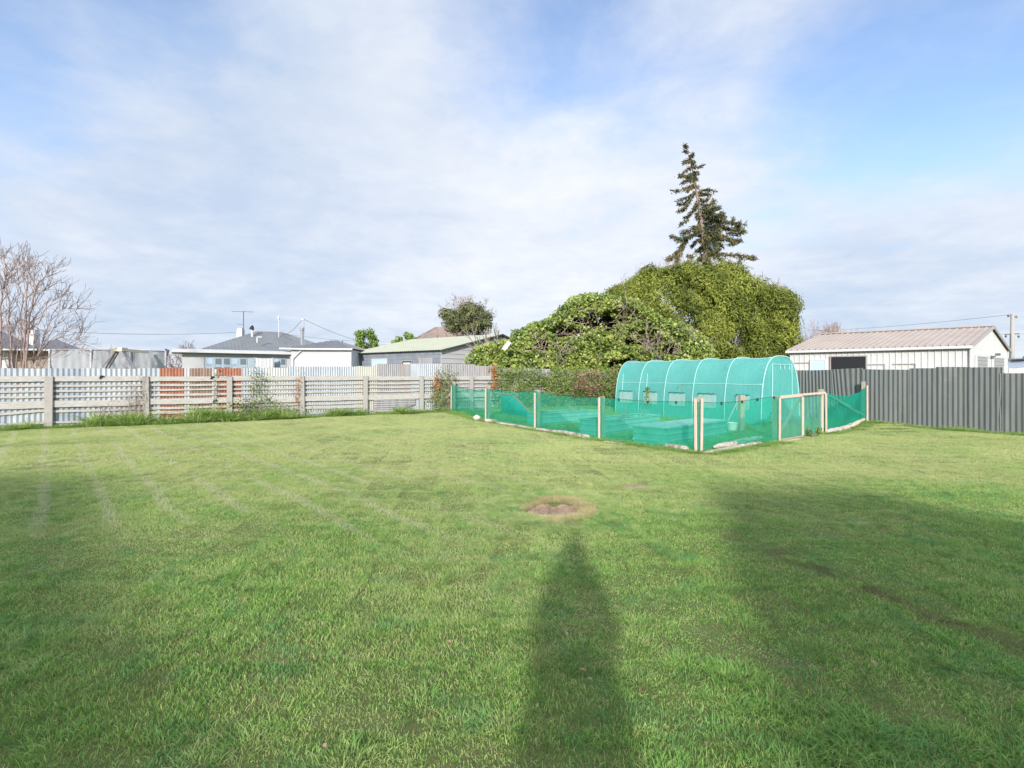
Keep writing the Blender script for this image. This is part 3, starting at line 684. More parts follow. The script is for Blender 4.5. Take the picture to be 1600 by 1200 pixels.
# ------------------------------------------------------------------ netted garden
A_ = Vector((3.60, 9.98, 0)); A_ = Vector((*gpt(1092, 707.5), 0))
D1 = Vector((*gpt(937.5, 687), 0)); D2 = Vector((*gpt(837, 669.5), 0)); D3 = Vector((*gpt(760, 657), 0)); C_ = LF(lf_i(702))+LFn*.25; C_ = Vector((C_.x, C_.y, 0))
G1 = Vector((*gpt(1216.5, 690), 0)); G3 = Vector((*gpt(1285, 678), 0)); E_ = Vector((10.60, 15.32, .0)); E_.z = gh(E_.x, E_.y)
UP = Vector((0, 0, 1))
BEDS = []
def build_beds():
    specs = [(829, 648.0, 850, 650.5, 940, 644.5, 'long green steel raised bed of bare soil, farthest of the three from the lawn corner', False),
             (897, 653.5, 936, 658, 1023, 648.5, 'green steel raised bed with soil and twigs, between the covered bed and the farthest bed', False),
             (988, 665, 1033, 670.5, 1130, 658, 'green steel raised bed under a flat pale cover sheet, nearest the corner posts', True)]
    for (lx, ly, nx, ny, rx, ry, lab, cov) in specs:
        h = .40
        l = Vector((*gpt(lx, ly, h), 0)); n = Vector((*gpt(nx, ny, h), 0)); r = Vector((*gpt(rx, ry, h), 0))
        d = (r-n); L_ = d.length; d.normalize(); w = Vector((-d.y, d.x, 0)); W = max(.75, min(.95, (l-n).length)); w = w if w.dot(l-n) > 0 else -w
        n = n*1.085 if len(BEDS) == 0 else n+Vector((.13, .11, 0))*(1.5 if not cov else 1.0); W = min(W, .80); BEDS.append((n, d, w, L_, W))
        t = thing('raised_bed', tuple(n+d*L_/2+w*W/2), lab, 'raised bed', 'raised beds inside the netted garden')
        mb = MB()   # walls with horizontal swages
        cs = [n, n+d*L_, n+d*L_+w*W, n+w*W]; prof = [(0, 0), (.09, 0), (.10, .012), (.13, .012), (.14, 0), (.24, 0), (.25, .012), (.28, .012), (.29, 0), (h-.02, 0)]
        cen = (cs[0]+cs[2])/2
        rings = []
        for (z, o) in prof:
            ring = []
            for c in cs:
                s1 = 1 if (c-cen).dot(d) > 0 else -1; s2 = 1 if (c-cen).dot(w) > 0 else -1
                ring.append(c+d*o*s1+w*o*s2+UP*z)
            rings.append(ring)
        for a, b in zip(rings[:-1], rings[1:]):
            for k in range(4): mb.quad(a[k], a[(k+1) % 4], b[(k+1) % 4], b[k])
        mb.build('side_wall', M['bed'], t)
        mb = MB()
        for k in range(4):
            a, b = cs[k], cs[(k+1) % 4]; e = (b-a).normalized()*.025; mb.beam(a-e+UP*(h-.012+.001*(k % 2)), b+e+UP*(h-.012+.001*(k % 2)), .03, .05)
        mb.build('rim', M['bed'], t)
        mb = MB()
        if cov:
            mb.box(cen+UP*(h+.014), (L_-.02, W-.02, .02), (d, w, UP)); mb.build('cover_sheet', M['cover'], t, bevel=.004)
        nx_, ny_ = 14, 6; base = 0; mb = MB()
        for j in range(ny_+1):
            for i in range(nx_+1):
                p = n+d*(.03+(L_-.06)*i/nx_)+w*(.03+(W-.06)*j/ny_); mb.v.append((p.x, p.y, h-.10+random.uniform(-.02, .03)))
        for j in range(ny_):
            for i in range(nx_): a = j*(nx_+1)+i; mb.f.append((a, a+1, a+nx_+2, a+nx_+1))
        mb.build('soil', M['soil'], t, smooth=True)
def inbed(x, y):
    for (n, d, w, L_, W) in BEDS:
        q = Vector((x, y, 0))-n; a, b = q.dot(d), q.dot(w)
        if -.08 < a < L_+.08 and -.08 < b < W+.08: return True
    return False
build_beds(); build_tall()

def net_panel(t, a, b, tops, z0a, z0b, material, nx=30, nz=8, wav=.02, label=None):
    mb = MB(); d = (b-a); L_ = d.length; d.normalize(); n = Vector((d.y, -d.x, 0)); n = n if n.dot(-a) > 0 else -n
    for i in range(nx+1):
        u = i/nx; zt = interp(tops, u); zb = lerp(z0a, z0b, u)
        for k in range(nz+1):
            v = k/nz; off = wav*math.sin(u*math.pi)*(math.sin(u*17+v*5)+.6*math.sin(u*9-v*8+1)+.5*math.sin(math.pi*v))
            p = a+(b-a)*u+n*off; mb.v.append((p.x, p.y, lerp(zb, zt, v)))
    for i in range(nx):
        for k in range(nz): q = i*(nz+1)+k; mb.f.append((q, q+nz+1, q+nz+2, q+1))
    o = mb.build('netting', M[material], t, smooth=True)
    if label: o['label'] = label
    return o

def build_net_fence():
    t = thing('netting_fence', tuple(A_), 'low fence of green shade netting pinned between pale battens and posts round the garden', 'fence')
    sup = {}
    def post(p, h, w=.12, back=.09, batten=True, hb=None, m='postwood', dirv=None):
        """grey post behind the net and pale batten in front"""
        inn = (Vector((4.5, 15.5, 0))-Vector((p.x, p.y, 0))).normalized()
        if dirv is None: dirv = Vector((-inn.y, inn.x, 0))
        nn = Vector((dirv.y, -dirv.x, 0)); nn = nn if nn.dot(inn) > 0 else -nn
        if w:
            mb = MB(); c = p+nn*back+dirv*(.03 if batten else 0); mb.box(c+UP*(h/2+gh(p.x, p.y)-.04), (w, w*.85, h+.08), (dirv, nn, UP)); mb.build('post', M[m], t, bevel=.006)
        if batten:
            hb = hb or h-.06; mb = MB(); ln = random.uniform(-.02, .02)
            mb.box(p-nn*.03+UP*(hb/2+gh(p.x, p.y)), (.05, .03, hb), (dirv, nn, (UP+dirv*ln).normalized())); mb.build('batten', M['stake'], t, bevel=.003)
    dAB = (D3-A_).normalized(); dAE = (E_-A_).normalized(); dAE = Vector((dAE.x, dAE.y, 0)).normalized()
    post(D1, 1.02, .11, dirv=dAB, hb=1.00); post(D2, 1.12, .13, dirv=dAB, hb=1.04); post(D3, 1.17, .11, dirv=dAB, hb=1.10); post(C_, 1.26, .15, dirv=dAB, hb=1.10)
    post(A_+dAB*.055, 1.07, 0, dirv=dAB, hb=1.06); post(A_+dAE*.055, 1.07, 0, dirv=dAE, hb=1.07)
    mb = MB(); mb.box(A_+(dAB+dAE)*.10+UP*.53, (.11, .11, 1.10), (dAE, Vector((-dAE.y, dAE.x, 0)), UP)); mb.build('post', M['postwood'], t, bevel=.006)
    post(G1, 1.05, .11, dirv=dAE, hb=1.00); 
    post(G3+dAE*.16, 1.17, .12, back=.10, dirv=dAE, hb=1.06)
    post(E_-UP*E_.z, 1.22, .10, dirv=dAE, hb=1.10, back=.08)
    # nets
    def tp(y0, p): return CH+(HZ-y0)/F*p.y
    net_panel(t, A_, D1, [(0, .985), (.15, .98), (.5, .955), (.85, .985), (1, 1.0)], -.01, -.01, 'net', nx=30)
    net_panel(t, D1, D2, [(0, 1.0), (.25, .97), (.5, .985), (.75, 1.01), (1, 1.06)], 0, 0, 'net')
    net_panel(t, D2, D3, [(0, 1.06), (.3, 1.03), (.6, 1.04), (1, 1.08)], 0, 0, 'net')
    net_panel(t, D3, C_, [(0, 1.05), (.3, 1.0), (.6, 1.02), (1, 1.19)], 0, 0, 'net', wav=.05)
    net_panel(t, A_, G1, [(0, .99), (.2, .955), (.45, .96), (.7, 1.0), (.9, 1.03), (1, 1.02)], 0, 0, 'net', nx=40)
    net_panel(t, G3+dAE*.16, E_-UP*E_.z, [(0, 1.07), (.2, 1.0), (.45, .955), (.65, .98), (.8, 1.02), (.9, 1.14), (1, 1.17)], .0, .16, 'netdense', nx=40, wav=.035, label='dense dark green netting panel with a pale diagonal fold')
    # pale diagonal fold in the last net
    mb = MB(); a = G3+dAE*.25+UP*1.0; b = E_-dAE*.25+UP*.22; nn = Vector((dAE.y, -dAE.x, 0))
    mb2 = []
    for i in range(13):
        u = i/12; c = lerp(a, b, u)+nn*(.05+.02*math.sin(u*6)); w = .015+.06*math.sin(math.pi*min(1, u*1.05))*u
        mb.v.append(tuple(c+UP*w)); mb.v.append(tuple(c+nn*.02)); mb.v.append(tuple(c-UP*w))
    for i in range(12):
        for k in (0, 1): q = i*3+k; mb.f.append((q, q+1, q+4, q+3))
    mb.build('netting_fold', M['netpale'], t, smooth=True)
    # top wires with clips
    def wire(a, b, tops, clips):
        mb = MB(); pts = []
        for i in range(25): u = i/24; p = lerp(a, b, u); pts.append((p.x, p.y, interp(tops, u)+.006))
        mb.tube(pts, .005, 4); mb.build('wire', M['black'], t)
        for c in clips:
            p = lerp(a, b, c); mb = MB(); mb.box((p.x, p.y-.01, interp(tops, c)-.012), (.035, .03, .06)); mb.build('clip', M['black'], t)
    wire(A_, D1, [(0, .985), (.15, .98), (.5, .955), (.85, .985), (1, 1.0)], (.2, .47, .78)); wire(D1, D2, [(0, 1.0), (.25, .97), (.5, .985), (.75, 1.01), (1, 1.06)], (.13, .35, .6, .88))
    wire(D2, D3, [(0, 1.06), (.3, 1.03), (.6, 1.04), (1, 1.08)], (.12, .35, .65, .9)); wire(A_, G1, [(0, .99), (.2, .955), (.45, .96), (.7, 1.0), (.9, 1.03), (1, 1.02)], (.25, .5, .7, .93))
    wire(D3, C_, [(0, 1.05), (.3, 1.0), (.6, 1.02), (1, 1.19)], (.1, .28, .5))
    # gate
    g = thing('garden_gate', tuple(G1+dAE*.06), 'narrow timber framed gate with green netting and diagonal braces in the netting fence', 'gate')
    a = G1+dAE*.06; b = G3-dAE*.04; L_ = (b-a).length; nn = Vector((dAE.y, -dAE.x, 0))
    d = (b-a).normalized()
    def mem(name, p, q, w, tk, m='stake', up=UP):
        mb = MB(); mb.beam(p, q, w, tk, up); mb.build(name, M[m], g, bevel=.003)
    mid = lerp(a, b, .5)
    mem('stile', mid+UP*.05+nn*.02, mid+UP*1.0+nn*.02, .075, .03, up=d)
    mem('stile', b+UP*.03+nn*.02, b+UP*1.02+nn*.02, .075, .03, up=d)
    mem('top_rail', a+UP*1.02+nn*.03, mid+d*.04+UP*1.045+nn*.03, .065, .05)
    mem('top_rail', mid-d*.10+UP*1.06+nn*.085, b+UP*1.075+nn*.085, .05, .04)
    mem('bottom_rail', a+UP*.035+nn*.015, mid+UP*.035+nn*.015, .045, .03, 'postwood')
    mem('brace', a+UP*.10-nn*.05, mid+UP*.95-nn*.05, .07, .03, 'postwood'); mem('brace', mid+UP*.92-nn*.05, b+UP*.25-nn*.05, .035, .02, 'postwood')
    net_panel(g, a-nn*.01, mid-nn*.01, [(0, .98), (1, 1.0)], .02, .04, 'netpale', wav=.008, nx=12); net_panel(g, mid-nn*.012, b-nn*.012, [(0, 1.0), (1, 1.03)], .04, .04, 'netpale', wav=.02, nx=12)
build_net_fence()

# ------------------------------------------------------------------ polytunnel
def build_tunnel():
    n0 = Vector((*gpt(1189, 668), 0)); ax = RFb.copy(); wd = Vector((.8509, .5255, 0)); 
    k = (962-CX)/F; L_ = (n0.x-k*n0.y)/(k*ax.y-ax.x); W = 2.0; H = 2.10
    t = thing('polytunnel', tuple(n0+wd*W/2+ax*L_/2), 'teal translucent polytunnel with white hoops and zipped door end', 'polytunnel')
    def prof(th, s=1.0):   # th 0..pi, left foot to right foot
        q = 2.6; c, s_ = math.cos(th), math.sin(th)
        x = -math.copysign(abs(c)**(2/q*.82), c); z = abs(s_)**(2/q)
        return W/2*(1+x*s), H*z*(.985+.015*s) if z > .02 else 0
    nh = 5; nu = 60; nt = 28; mb = MB()
    for i in range(nu+1):
        u = i/nu; ph = u*nh; f = ph-math.floor(ph); sag = 4*f*(1-f)
        for j in range(nt+1):
            th = math.pi*j/nt; x, z = prof(th)
            # folds running down and away from each hoop at waist height
            low = math.exp(-((z-.9)/.4)**2)*math.exp(-f*4.5)
            fold = .035*low*math.sin(f*46+z*9)
            sx = (x-W/2)*(1-.035*sag*(z/H)**.5)+W/2; sz = z*(1-.012*sag)
            p = n0+wd*(sx+(fold if x < W/2 else -fold))+ax*(L_*u); mb.v.append((p.x, p.y, sz+.0))
    for i in range(nu):
        for j in range(nt): a = i*(nt+1)+j; mb.f.append((a, a+1, a+nt+2, a+nt+1))
    mb.build('cover', M['film'], t, smooth=True)
    for e in (0, 1):       # end walls
        mb = MB(); pts = []
        for j in range(nt+1):
            x, z = prof(math.pi*j/nt); pts.append(n0+wd*(.01+x*.99)+ax*(L_*e+(.03 if e else -.004))+UP*(z*.995))
        mid = n0+wd*W/2+ax*(L_*e)+UP*.9
        base = len(mb.v); mb.v.append(tuple(mid-ax*.02))
        for rr in (.5, 1.0):
            for p in pts: mb.v.append(tuple(lerp(mid, p, rr)-ax*(.02*math.sin(p.x*9)*(1-rr))))
        m_ = len(pts)
        for j in range(m_-1): mb.f.append((0, 1+j, 2+j)); mb.f.append((1+j, 1+m_+j, 2+m_+j, 2+j))
        o = mb.build('end_wall', M['film'], t, smooth=True)
    # hoops
    for h in range(nh+1):
        mb = MB(); pts = []
        for j in range(33):
            x, z = prof(math.pi*j/32); pts.append(n0+wd*((x-W/2)*1.012+W/2)+ax*(L_*h/nh+(-.012 if h == 0 else 0))+UP*(z*1.006+.003))
        mb.tube(pts, .018 if h in (0,) else .013, 6); mb.build('hoop', M['hoop'], t, smooth=True)
    # purlins, seen as pale lines
    for (th, nm) in ((R(31), 'purlin'), (R(78), 'purlin')):
        x, z = prof(th); mb = MB(); pts = []
        for i in range(31):
            f = (i/6) % 1; s = 4*f*(1-f); pts.append(n0+wd*((x-W/2)*(1.01-.035*s*(z/H)**.5)+W/2)+ax*(L_*i/30)+UP*(z*(1-.012*s)+.004))
        mb.tube(pts, .010, 5); mb.build(nm, M['hoop'], t, smooth=True)
    # side windows with pale mesh and a rolled flap over each
    for h in range(nh):
        u0, u1 = (h+.24)/nh, (h+.80)/nh
        if h == 0: u0, u1 = (h+.3)/nh, (h+.66)/nh
        z0, z1 = .48, .93; x = -.022
        a = n0+wd*x+ax*(L_*u0); b = n0+wd*x+ax*(L_*u1); mb = MB(); nn = 10
        for i in range(nn+1):
            p = lerp(a, b, i/nn); o_ = .006*math.sin(i*2.1); mb.v.append((p.x-wd.x*o_, p.y-wd.y*o_, z0+.015*math.sin(i*1.7))); mb.v.append((p.x+wd.x*.02, p.y+wd.y*.02, z1))
        for i in range(nn): mb.f.append((2*i, 2*i+2, 2*i+3, 2*i+1))
        o = mb.build('window', M['mesh'], t, smooth=True)
        mb = MB(); pts = [lerp(a, b, i/8)+wd*(.005)+UP*(z1+.012+.01*math.sin(i*2.2)) for i in range(9)]
        mb.tube(pts, .022, 6); f = mb.build('flap', M['tarp'], o, smooth=True)
    # door outline and ties on the near end
    def line(p, q, r=.012, name='door_edge'):
        mb = MB(); mb.tube([lerp(p, q, i/6)+wd*random.uniform(-.008, .008) for i in range(7)], r, 5); mb.build(name, M['hoop'], t)
    e0 = n0-ax*.03
    dl, dr, dt = W*.26, W*.78, 1.86
    line(e0+wd*dl+UP*.02, e0+wd*dl+UP*dt, .014, 'door_zip'); line(e0+wd*dr+UP*.5, e0+wd*dr+UP*dt, .012, 'door_zip'); line(e0+wd*dl+UP*dt, e0+wd*dr+UP*dt, .010, 'door_zip')
    for q in (.4, .62, .85):
        p = e0+wd*lerp(dl, dr, q)+UP*(dt-.02); line(p, p-UP*.14, .010, 'tie')
    # inner door-frame pole at the far end
    for e in (.055, .26):
        p = n0+ax*(L_*(1-e))+wd*.06; mb = MB(); mb.tube([p+UP*.95-wd*.03, p+UP*1.6+wd*.02], .012, 5); mb.build('pole', M['hoop'], t)
build_tunnel()

# ------------------------------------------------------------------ foliage tools
def unit(a): return a/np.maximum(1e-9, np.linalg.norm(a, axis=1, keepdims=True))
def leaf_mesh(P, Nn, size, aspect=1.0, droop=0.0, g=None, along=None, fold=.25):
    """quads (leaf shaped) at P facing around Nn"""
    n = len(P); g = g or RNG
    Nn = unit(Nn+g.normal(0, .45, (n, 3)))
    if along is None: T = g.normal(0, 1, (n, 3)); T[:, 2] -= droop
    else: T = along
    T = unit(T-Nn*(T*Nn).sum(1)[:, None]); B = np.cross(Nn, T)
    s = (size*(.6+.8*g.random(n)))[:, None]
    V = np.zeros((n, 4, 3))
    V[:, 0] = P-T*s*.5; V[:, 1] = P+B*s*.5*aspect+Nn*s*fold*.3; V[:, 2] = P+T*s*.5-Nn*s*.1; V[:, 3] = P-B*s*.5*aspect+Nn*s*fold*.3
    Fc = np.arange(n*4).reshape(n, 4)
    return V.reshape(-1, 3), Fc, np.repeat(g.random(n), 4)
def lobes_points(lobes, dens, shell=.22, g=None, up=False):
    """lobes (cx,cy,cz,rx,ry,rz); points near their surfaces + outward normals"""
    g = g or RNG; PP = []; NN = []
    for (cx, cy, cz, rx, ry, rz) in lobes:
        n = int(dens*4*3.14*((rx*ry+ry*rz+rx*rz)/3)); d = unit(g.normal(0, 1, (n, 3)))
        rr = 1-np.abs(g.normal(0, shell, n)); bump = 1+.13*np.sin(d[:, 0]*7+cx*5)*np.sin(d[:, 2]*6+cz*3)+.08*np.sin(d[:, 1]*13+d[:, 2]*11)
        P = d*np.array([rx, ry, rz])*(rr*bump)[:, None]+np.array([cx, cy, cz]); PP.append(P); NN.append(unit(d/np.array([rx, ry, rz])))
    return np.concatenate(PP), np.concatenate(NN)
def grow(mb, p, d, length, rad, depth, spread=.5, kids=3, up=.1, seg=4, shrink=.68, tips=None, nside=5, wob=.15, minr=.004, rr=random):
    pts = [Vector(p)]; rads = [rad]; d = Vector(d).normalized()
    for i in range(seg):
        d = (d+Vector((rr.gauss(0, wob), rr.gauss(0, wob), rr.gauss(0, wob)+up))).normalized()
        pts.append(pts[-1]+d*length/seg); rads.append(max(minr, lerp(rad, rad*.55, (i+1)/seg)))
    mb.tube(pts, rads, nside if rad > .02 else 3, cap=False)
    if depth <= 0:
        if tips is not None: tips.append((pts[-1], d)); tips.append((pts[len(pts)//2], d))
        return
    for k in range(kids):
        j = rr.randint(max(1, seg//2), seg) if k else seg
        a = d.orthogonal().normalized(); a.rotate(Matrix.Rotation(rr.uniform(0, 6.28), 3, d))
        nd = (d*(1-spread*.3)+a*rr.uniform(spread*.5, spread)).normalized()
        grow(mb, pts[j], nd, length*shrink*rr.uniform(.75, 1.15), rads[j]*.72, depth-1, spread, kids, up, seg, shrink, tips, nside, wob, minr, rr)

# ------------------------------------------------------------------ ivy hedge
def build_hedge():
    prof = [(735, 560), (742, 545), (754, 536), (784, 531), (799, 529), (810, 515), (825, 509), (836, 502), (859, 496), (870, 487), (885, 473), (900, 460), (926, 456), (954, 460), (992, 467), (1012, 480), (1033, 496), (1060, 501), (1087, 518), (1105, 540), (1118, 560)]
    front = [(735, 23.2), (800, 24.0), (860, 25.2), (928, 26.6), (1000, 25.2), (1060, 24.0), (1118, 23.0)]
    g = random.Random(5); lobes = []
    # dark hollows (world ellipsoids) with bare branches
    holes = []
    for (px, py, wx, wz) in ((890, 516, .95, .34), (938, 500, 1.15, .42), (975, 492, 1.0, .36), (1005, 530, .9, .42), (850, 540, .6, .18), (980, 575, .8, .5), (1050, 545, .4, .25)):
        Y = interp(front, px)+.35; p = at(px, py, Y); holes.append((p.x, p.y, p.z, wx*1.15, 1.7, wz*1.25))
    px = 752
    while px < 1112:
        ty = interp(prof, px); yf = interp(front, px); ztop = CH+(HZ-ty)/F*(yf+1.4)
        z = .55 if px < 930 else .9
        if px < 790: z = 1.75
        while z < ztop-.1:
            tz = z/ztop; r = g.uniform(.36, .62)
            if z+r > ztop: r = max(.25, (ztop-z)*.9)
            Yc = yf+.5+1.3*tz**1.5+g.uniform(-.25, .25)
            x = (px+g.uniform(-6, 6)-CX)/F*Yc
            lobes.append((x, Yc, z, r*1.15, r, r*.8)); z += g.uniform(.38, .55)
        lobes.append(((px-CX)/F*(yf+1.4), yf+1.4, ztop-.42, .5, .6, .42)); lobes.append(((px-CX)/F*(yf+2.4), yf+2.4, ztop-.6, .6, .8, .5))
        px += 12
    base = at(880, HZ, 26); base.z = 0
    t = thing('ivy_hedge', tuple(base), 'huge sprawling ivy mound with dark hollows and bare stems behind the fence corner', 'hedge')
    def cut(P, Nn, keep=0.02):
        k = np.ones(len(P), bool)
        for (hx, hy, hz_, a, b, c) in holes:
            q = ((P[:, 0]-hx)/a)**2+((P[:, 1]-hy)/b)**2+((P[:, 2]-hz_)/c)**2
            wv = .25*np.sin(P[:, 0]*7)+.2*np.sin(P[:, 2]*11)
            k &= ~((q+wv < 1) & (RNG.random(len(P)) > keep))
        return P[k], Nn[k]
    P, Nn = lobes_points(lobes, 85); P, Nn = cut(P, Nn); Nn[:, 1] -= .35; Nn[:, 2] += .35
    P = P[(P[:, 2] > .1)]; Nn = Nn[:len(P)] if len(Nn) != len(P) else Nn
    V, Fc, r = leaf_mesh(P, np.broadcast_to([[0, -.6, .5]], P.shape)+RNG.normal(0, .5, P.shape), .125, .95, .8)
    np_mesh('leaves', V, Fc, M['ivy'], t, attr={'rnd': r})
    # dull small-leaved growth hanging over the fence below
    lb = []
    px = 772
    while px < 962:
        Y0 = interp([(770, 23.0), (862, 24.45), (928, 25.3), (965, 23.6)], px)-.12
        for z in np.arange(.35, 1.9, .33):
            if g.random() < .88: lb.append(((px-CX)/F*Y0, Y0, z+g.uniform(-.1, .1), .34, .20, .26))
        px += 7
    P2, N2 = lobes_points(lb, 150); V, Fc, r = leaf_mesh(P2, np.broadcast_to([[0, -.7, .3]], P2.shape)+RNG.normal(0, .6, P2.shape), .06, .8, .5)
    np_mesh('creeper', V, Fc, M['vine'], t, attr={'rnd': r})['label'] = 'dull fine creeper over the fence below the ivy'
    # brown dead patch low on the right
    lb = []
    for q in range(40):
        px = g.uniform(900, 968); py = g.uniform(578, 616); Y = 24.1+g.uniform(-.2, .5); p = at(px, py, Y); lb.append((p.x, p.y, p.z, .3, .2, .22))
    P3, N3 = lobes_points(lb, 45); V, Fc, r = leaf_mesh(P3, N3, .08, .5, .3); np_mesh('dead_leaves', V, Fc, M['dead'], t, attr={'rnd': r})
    # branches: dense pale tangle within the hollows, plus trunks
    mb = MB(); rr = random.Random(3)
    for (hx, hy, hz_, a, b, c) in holes:
        for q in range(6):
            s = Vector((hx+rr.uniform(-1, .6)*a, hy+rr.uniform(-.3, .5), hz_-c*rr.uniform(.2, 1.0)))
            grow(mb, s, (rr.uniform(-.2, 1.0), rr.uniform(-.5, .1), rr.uniform(-.1, .5)), rr.uniform(.5, .95)*a, .016, 2, .7, 3, .02, 4, .6, None, 4, .2, .007, rr)
    for q in range(26):
        px = rr.uniform(820, 1100); py = rr.uniform(505, 600); Y = interp(front, px)+.12; p = at(px, py, Y)
        grow(mb, p, (rr.uniform(-1, 1), -.3, rr.uniform(-.6, .5)), rr.uniform(.3, .6), .014, 2, .8, 3, 0, 3, .6, None, 3, .25, .006, rr)
    mb.build('bare_stems', M['palebark'], t)
    for px in (790, 850, 910, 960, 1010, 1060):
        mb = MB(); Y = interp(front, px)+1.4; p = Vector(((px-CX)/F*Y, Y, 0)); grow(mb, p, (rr.uniform(-.2, .2), 0, 1), 1.8, .12, 3, .55, 3, .1, 4, .72, None, 6, .12, .02, rr); mb.build('trunk', M['bark'], t)
    # leafy heart deep in the mound, coloured near-black to shade the hollows
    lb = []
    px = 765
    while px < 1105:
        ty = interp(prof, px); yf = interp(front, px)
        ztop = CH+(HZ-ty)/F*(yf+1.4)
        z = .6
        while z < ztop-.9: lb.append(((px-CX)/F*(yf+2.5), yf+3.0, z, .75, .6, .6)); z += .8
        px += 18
    P4, N4 = lobes_points(lb, 34); V, Fc, r = leaf_mesh(P4, N4, .22, .95, .3); np_mesh('inner_leaves', V, Fc, M['hollow_shade'], t, attr={'rnd': r})
build_hedge()

def vine(name, spots, material, label, cat, seed, size=.07, dens=60, stemmat='twig'):
    """climbing growth on the left fence: spots are (px, py, w, h)"""
    rr = random.Random(seed); i0 = lf_i(spots[0][0]); b = LF(i0)+LFn*.15
    t = thing(name, (b.x, b.y, 0), label, cat)
    P = []
    mb = MB()
    for (px, py, w, h) in spots:
        p = LF(lf_i(px))+LFn*.16; z = CH+(HZ-py)/F*p.y
        n = int(dens*w*h*8)
        for q in range(n):
            c = p+LFd*rr.gauss(0, w/2)+LFn*rr.uniform(-.04, .10); P.append((c.x, c.y, max(.02, z+rr.gauss(0, h/2))))
        for q in range(max(2, int(w*12))):
            s = p+LFd*rr.uniform(-w*.5, w*.5); s.z = max(0, z-h*.6)
            grow(mb, s, (rr.uniform(-.3, .3), -.1, 1), h*.9, .007, 1, .5, 2, .05, 4, .5, None, 3, .18, .004, rr)
    P = np.array(P); V, Fc, r = leaf_mesh(P, np.broadcast_to([[.2, -.8, .3]], P.shape)+RNG.normal(0, .5, P.shape), size, .7, .5)
    np_mesh('leaves', V, Fc, M[material], t, attr={'rnd': r}); mb.build('stem', M[stemmat], t)
vine('climbing_weed', [(405, 622, .5, .9), (412, 640, 1.1, .45), (425, 645, 1.2, .35), (400, 600, .25, .5), (378, 636, .5, .3)], 'bright', 'bright green weed climbing the slats right of the rusty sheets', 'weed', 1, .06, 70)
vine('dead_creeper', [(218, 625, .28, .8), (205, 632, .6, .5), (180, 640, .9, .3), (222, 605, .12, .5)], 'dead', 'sparse brown creeper on slats left of the rusty sheets', 'creeper', 2, .028, 90)
vine('dead_creeper', [(463, 618, .08, .7), (465, 600, .08, .4)], 'orangevine', 'thin orange-brown creeper beside a fence post under the white house', 'creeper', 3, .05, 160)
vine('climbing_creeper', [(688, 612, .55, .9), (690, 630, .7, .5), (697, 598, .5, .6), (680, 625, .4, .7)], 'vine', 'large brown and green creeper covering the fence just left of the netting', 'creeper', 4, .065, 85)
vine('orange_creeper', [(680, 595, .14, .5), (679, 605, .18, .5)], 'orangevine', 'orange leaved creeper on the edge of the large brown and green creeper', 'creeper', 5, .07, 130)
vine('orange_creeper', [(768, 580, .14, .5), (770, 597, .16, .6), (768, 608, .12, .3)], 'orangevine', 'red-orange creeper at the end of the corrugated iron beside the ivy', 'creeper', 6, .075, 130)
vine('climbing_weed', [(336, 600, .06, 1.1), (345, 645, .2, .3)], 'bright', 'thin green weed strand on the post between two rusty sheets', 'weed', 7, .05, 120)

